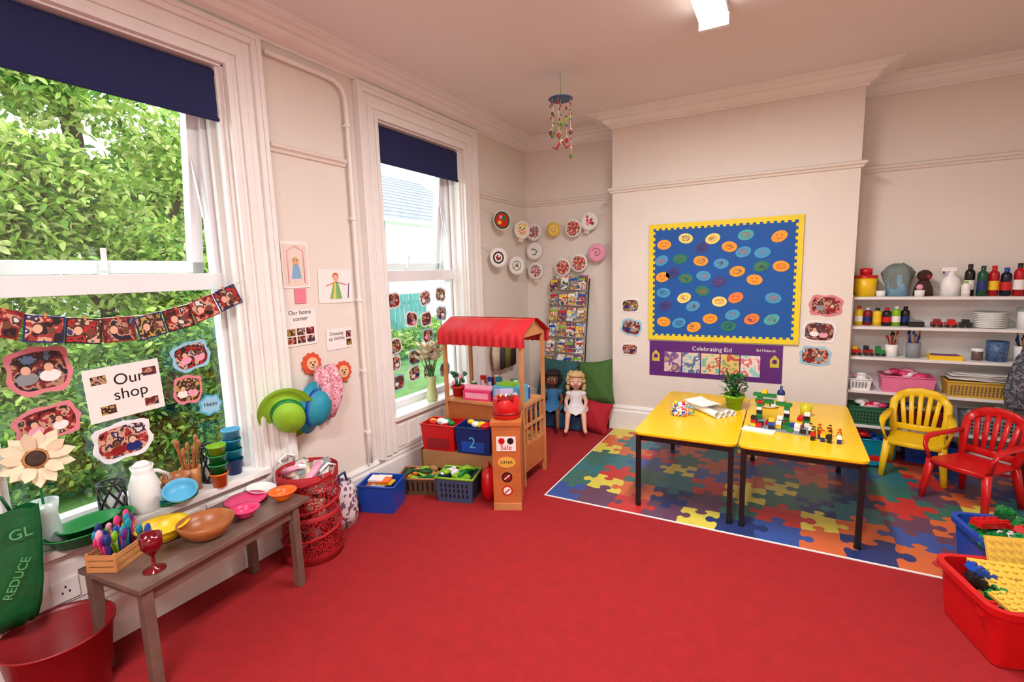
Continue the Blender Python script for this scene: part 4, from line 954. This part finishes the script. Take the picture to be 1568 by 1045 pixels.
b=B('toy_on_floor',T(3.27,4.62,.009)); b.bb(-.06,.06,-.03,.03,0.012,.05,TEAL); b.bb(-.02,.05,-.028,.028,.05,.08,RED)
for q in(-1,1): b.cyl((q*.04,-.034,.014),(q*.04,.034,.014),.014,BLACK)
b.obj(.003)

# ---------------- things on tables
zt=.5301
b=B('painted_tin',T(1.97,3.68,zt)); b.lathe([(0,0),(.062,0),(.066,.02),(.062,.085),(.057,.085),(.056,.01),(0,.01)],patchmat('tin_paint',[(235,215,70),(30,60,140),(235,235,235),(210,60,60),(240,195,50)],30,.4),22); b.tube([(.06,0,.07),(.10,0,.06),(.10,0,.03),(.062,0,.02)],.007,LBLUE)
for k in range(5): b.sph((U(-.03,.03),U(-.03,.03),.085),.02,[ORANGE,YEL,LBLUE,RED,WHITE][k],8)
b.obj()
b=B('rolled_papers',T(2.16,3.86,zt)@RZ(-38))
for k in range(4):
    r_=.020+.005*(k%2); b.lathe([(r_,-.17-.01*k),(r_,.17),(r_-.002,.17),(r_-.002,-.17-.01*k)],PAPER,16,T(0,.06-.040*k,r_)@RY(90)@RX(4*k))
n=14;vs=[];fs=[]
for i_ in range(n+1):
    t=i_/n; xx=-.17+.34*t; zz=.052+.05*max(0,(t-.55))**1.2*3+.06*max(0,.25-t)
    vs+=[(xx,-.10,zz),(xx,.07,zz+.004)]
for i_ in range(n): fs.append((2*i_,2*i_+2,2*i_+3,2*i_+1))
b.add(vs,fs,PAPER,True); b.obj()
b=B('potted_plant',T(2.31,4.0,zt)); b.lathe([(0,0),(.05,0),(.068,.11),(.075,.112),(.075,.095),(.066,.09),(0,.095)],LIME,26)
for k in range(130):
    a=U(0,6.28);h_=U(.12,.26);rr_=U(.01,.1)*(1-.5*abs(h_-.18)/.1); p=(rr_*math.cos(a),rr_*math.sin(a),h_)
    if k%3==0: b.tube([(0,0,.09),(p[0]*.4,p[1]*.4,h_*.7),p],.0022,DGREEN,seg=4)
    Mq=T(*p)@RZ(math.degrees(a))@RY(U(-60,20))@RZ(U(-40,40)); b.prism([(0,0),(.012,-.012),(.03,-.010),(.04,0),(.03,.010),(.012,.012)],0,.001,[GREEN,DGREEN,mat('leaf_mid',(60,120,40),.5)][k%3],Mq)
for k in range(5): b.sph((U(-.06,.06),U(-.06,.06),U(.2,.25)),.008,RED,6)
b.obj()
def brick(b,x,y,z,nx,ny,h,m,rz=0,M0=None):
    u=.016; M=(M0 or I4)@T(x,y,z)@RZ(rz); b.bb(-nx*u/2,nx*u/2,-ny*u/2,ny*u/2,0,h,m,M)
    for i_ in range(nx):
        for j in range(ny): cx,cy=(-nx/2+.5+i_)*u,(-ny/2+.5+j)*u; b.cyl((cx,cy,h),(cx,cy,h+.004),.005,m,seg=8,M=M)
b=B('building_bricks',T(2.62,3.62,zt)@RZ(-10))
brick(b,.0,.02,0,22,14,.006,GREY); brick(b,-.10,-.13,0,12,5,.006,WHITE)
occ=set()
for k in range(26):
    gx,gy=random.randrange(-4,5),random.randrange(-2,3)
    if (gx,gy) in occ: continue
    occ.add((gx,gy)); x_,y_=gx*.036,gy*.040+.01
    m=[RED,YEL,BLUE,BLACK,WHITE,GREEN,RED,BLACK][k%8]; brick(b,x_,y_,.010,2,2,.02,m)
    for q in range(random.choice((0,0,1,2))): brick(b,x_,y_,.034+.024*q,2,2,.02,[BLUE,YEL,RED,BLACK,WHITE][(k+q)%5])
for xx,hh in ((-.15,7),(.02,5),(.14,4)):
    for k in range(hh): brick(b,xx,.115,.006+k*.024,2,2,.02,[GREEN,GREEN,BLACK,WHITE,GREEN,RED,GREEN][k])
brick(b,-.12,.115,.174,9,2,.02,GREEN); brick(b,.0,.115,.126,6,2,.02,GREEN); brick(b,-.12,.115,.198,2,2,.02,YEL)
b.obj()
b=B('toy_figures',T(2.86,3.50,zt))
for k in range(11):
    x_,y_=-.06+.045*(k%4)+U(-.008,.008),-.07+.06*(k//4)+U(-.01,.01); m=[RED,YEL,BLACK,WHITE,GREEN][k%5]; b.bb(x_-.011,x_+.011,y_-.009,y_+.009,0,.028,DBLUE if k%2 else BLACK); b.prism([(-.014,0),(.014,0),(.010,.026),(-.010,.026)],-.008,.008,m,T(x_,y_,.028)@RX(90)); b.sph((x_,y_,.064),.010,YEL,8); b.sph((x_,y_,.071),.010,[BLACK,RED][k%2],8,(1,1,.6))
b.obj()
b=B('yellow_cup',T(2.78,4.0,zt)); b.lathe([(0,0),(.033,0),(.04,.08),(.037,.08),(.03,.006),(0,.006)],mat('yellow_clear',(225,215,40),.2,trans=.2),22); b.obj()
b=B('glue_bottle',T(2.62,4.30,zt)); b.lathe([(0,0),(.028,0),(.028,.09),(.02,.105),(.01,.11),(.008,.14),(0,.142)],DBLUE,18); b.lathe([(.0285,.02),(.0285,.07)],PAPER,18); b.obj()
b=B('plate_of_bricks',T(2.53,4.17,zt)); b.lathe([(0,0),(.06,0),(.08,.012),(.08,.015),(.06,.004),(0,.004)],WHITE,26)
for k in range(6): brick(b,-.04+.02*k,.02*(k%2),.006,2,2,.02,[GREEN,WHITE,YEL][k%3],0)
brick(b,-.02,.0,.03,8,3,.02,GREEN); b.obj()

# ---------------- big brick tubs lower right
def plate_brick(b,M,nx,ny,m,h=.014):
    u=.032; b.bb(0,nx*u,0,ny*u,0,h,m,M)
    for i_ in range(nx):
        for j in range(ny): b.cyl(((i_+.5)*u,(j+.5)*u,h),((i_+.5)*u,(j+.5)*u,h+.008),.0095,m,seg=10,M=M)
YL=mat('brick_yellow',(225,188,75),.3)
def rtub(b,w_,d_,h_,m,r=.04):
    def ring(off,z):
        p=[]
        for cx,cy,a0 in ((w_-r,d_-r,0),(r,d_-r,90),(r,r,180),(w_-r,r,270)):
            for k in range(6):
                a=math.radians(a0+k*18);p.append((cx+(r+off)*math.cos(a),cy+(r+off)*math.sin(a),z))
        return p
    rs=[ring(-.02,0),ring(-.012,.006),ring(.012,h_-.03),ring(.03,h_-.028),ring(.032,h_),ring(.006,h_),ring(-.018,.012)]
    n=24;vs=[p for q in rs for p in q];fs=[]
    for j in range(len(rs)-1):
        for i_ in range(n): k2=(i_+1)%n; fs.append((j*n+i_,j*n+k2,(j+1)*n+k2,(j+1)*n+i_))
    fs.append(list(range(n))[::-1]); fs.append([(len(rs)-1)*n+i_ for i_ in range(n)]); b.add(vs,fs,m)
b=B('red_toy_tub',T(3.39,2.42,0)@RZ(15)); rtub(b,.56,.37,.26,RED)
M=T(.06,.19,.215)@RZ(-6)@RX(20); plate_brick(b,M,10,5,YL); plate_brick(b,T(.07,.04,.215)@RZ(4)@RY(-8),8,4,YL)
plate_brick(b,T(.16,.33,.22)@RX(68),9,5,YL)
for k in range(24): 
    Mk=T(U(.06,.42),U(.05,.24),U(.15,.22))@RZ(U(0,180))@RX(U(-30,30)); m=[BLUE,GREEN,RED,YL,BLACK,WHITE][k%6]; plate_brick(b,Mk,2,2 if k%2 else 3,m,.03)
b.obj()
b=B('blue_toy_tub',T(3.53,2.98,0)@RZ(12)); rtub(b,.50,.33,.26,BLUE)
for k in range(44):
    Mk=T(U(.04,.40),U(.04,.26),U(.18,.31))@RZ(U(0,180))@RX(U(-30,30)); m=[GREEN,DGREEN,GREEN,DGREEN,RED,WHITE,GREEN][k%7]; plate_brick(b,Mk,2,4 if k%2 else 2,m,.03)
b.obj()

# ---------------- outdoors
GR=mat('grass',(70,110,40),.9,0,.3,4); b=B('garden_ground'); b.bb(-40,-.31,-15,45,-.45,-.35,GR); b.obj()
LM=[]
for i,c in enumerate(((150,185,80),(190,208,110),(110,155,62),(62,105,45),(215,220,150))):
    m=mat('leaf_%d'%i,c,.6,0,.15,3)
    nt=m.node_tree;pb=nt.nodes['Principled BSDF'];o=[n for n in nt.nodes if n.type=='OUTPUT_MATERIAL'][0]
    tr=nt.nodes.new('ShaderNodeBsdfTranslucent');tr.inputs['Color'].default_value=lin(c);mx=nt.nodes.new('ShaderNodeMixShader');mx.inputs[0].default_value=.5
    nt.links.new(pb.outputs[0],mx.inputs[1]);nt.links.new(tr.outputs[0],mx.inputs[2]);nt.links.new(mx.outputs[0],o.inputs[0]);LM.append(m)
BARK=mat('bark',(80,65,50),.9,0,.3,12)
def foliage(name,cents,n,size,wts,trunk=None):
    b=B(name)
    for m in LM: b.mi(m)
    ids=random.choices(range(5),wts,k=n)
    V=b.v;F=b.f
    for q in range(n):
        c,r=cents[int(R()*len(cents))]; d=Vector((random.gauss(0,1),random.gauss(0,1),random.gauss(0,1))).normalized()*(R()**.4)
        px,py,pz=c[0]+d.x*r[0],c[1]+d.y*r[1],c[2]+d.z*r[2]; s_=size*U(.6,1.3)
        E=Euler((U(-1.1,1.1),U(-1.1,1.1),U(0,6.28))).to_matrix(); o=len(V)
        for l in ((0,0,0),(s_*.35,-s_*.24,.03*s_),(s_*.75,-s_*.16,0),(s_,0,-.12*s_),(s_*.75,s_*.16,0),(s_*.35,s_*.24,.03*s_)):
            p=E@Vector(l); V.append((px+p.x,py+p.y,pz+p.z))
        F.append([o,o+1,o+2,o+3,o+4,o+5]); b.fm.append(ids[q]); b.fs.append(False)
    if trunk:
        for t in trunk: b.tube(t[0],t[1],BARK)
    b.obj()
cs=[((-4.8,2.6+U(-2,2.4),U(1.2,4.4)),(U(.5,.9),U(.5,.9),U(.4,.7))) for _ in range(24)]
foliage('tree',cs,30000,.115,[5,5,3,1,3],[([(-5.2,3,-.4),(-5.1,3.1,1.5),(-5,2.9,4)],.09),([(-5.1,3.1,1.2),(-4.9,2.2,2.6),(-4.7,1.7,3.6)],.04),([(-5.1,3.1,1.5),(-5,4,2.6),(-4.9,4.4,3.8)],.04)])
cs=[((-3.2,U(.8,3.6),U(-.2,.9)),(.5,.6,.5)) for _ in range(14)]
foliage('hedge',cs,14000,.085,[3,1,5,7,0])
cs=[((-8.5,U(-1,7),U(-.3,4.2)),(.8,1.2,1.0)) for _ in range(26)]
foliage('tree',cs,14000,.22,[4,4,4,3,3],[([(-8.6,3,-.4),(-8.5,3,4)],.12)])
cs=[((-5.5,U(6.6,10.4),U(-.3,.35)),(.5,.6,.55)) for _ in range(10)]
foliage('shrub',cs,6000,.12,[4,2,4,3,1])
b=B('neighbouring_house'); HW=mat('render_cream',(236,234,228),.8,0,.03,2); RT=mat('roof_slate',(120,122,130),.7,0,.2,8)
hx0,hx1,hy0,hy1=-22,-12,14.4,24
b.bb(hx0,hx1,hy0,hy1,-.4,4.0,HW)
b.add([(hx0-.4,hy0-.4,3.95),(hx1+.4,hy0-.4,3.95),(hx1+.4,hy1,3.95),(hx0-.4,hy1,3.95),(-17,hy0+4,7.2),(-17,hy1,7.2)],[(0,1,4),(1,2,5,4),(3,0,4,5),(0,3,2,1)],RT)
for k in range(14):
    t=k/14; b.tube([(hx1+.4-5.4*t,hy0-.4+4.4*t,3.96+3.25*t),(hx1+.4-5.4*t,hy1,3.96+3.25*t)],.03,GREY)
b.bb(hx1,hx1+.5,hy0-.5,hy1,3.85,3.98,UPVC); b.tube([(hx1+.1,15.6,3.9),(hx1+.1,15.6,-.3)],.06,GREY)
b.obj()
b=B('garden_fence'); 
for k in range(40): b.bb(-7.02,-7,4+k*.2,4.17+k*.2,-.35,1.1,mat('teal_fence',(60,130,125),.7))
b.bb(-7.06,-7.02,4,12,.8,.9,TEAL); b.obj()

# ---------------- world & light
W=bpy.data.worlds.new('sky'); bpy.context.scene.world=W; W.use_nodes=True; nt=W.node_tree; bg=nt.nodes['Background']
bg.inputs['Color'].default_value=(.86,.94,1.0,1); bg.inputs['Strength'].default_value=3.4
sn=bpy.data.lights.new('sun','SUN'); sn.energy=2.0; sn.angle=.3; so=bpy.data.objects.new('sun',sn); bpy.context.collection.objects.link(so)
so.rotation_euler=Vector((-.35,.75,-.75)).to_track_quat('-Z','Y').to_euler()
for (a,c) in (W1,W2):
    l=bpy.data.lights.new('window_daylight_portal','AREA'); l.shape='RECTANGLE'; l.size=ZT-ZS; l.size_y=c-a
    try: l.cycles.is_portal=True
    except Exception: pass
    o=bpy.data.objects.new('window_daylight_portal',l); o.location=(-.32,(a+c)/2,(ZS+ZT)/2); o.rotation_euler=(0,math.radians(-90),0); bpy.context.collection.objects.link(o)
# ---------------- camera
X=(0.87568,0.04044,-0.48119);Y=(0.48202,-0.13276,0.86604);Uv=(-0.02886,-0.99032,-0.13575)
cd=bpy.data.cameras.new('camera');co=bpy.data.objects.new('camera',cd);bpy.context.collection.objects.link(co)
Rw=Matrix(((X[0],-X[1],-X[2]),(Y[0],-Y[1],-Y[2]),(Uv[0],-Uv[1],-Uv[2])))
co.matrix_world=Matrix.Translation((2.618,0,1.6))@Rw.to_4x4()
cd.sensor_width=36; cd.lens=36*755.8/1568; cd.clip_start=.02
bpy.context.scene.camera=co
bpy.context.scene.view_settings.view_transform='Standard'
bpy.context.scene.view_settings.look='None'
bpy.context.scene.view_settings.exposure=0.27
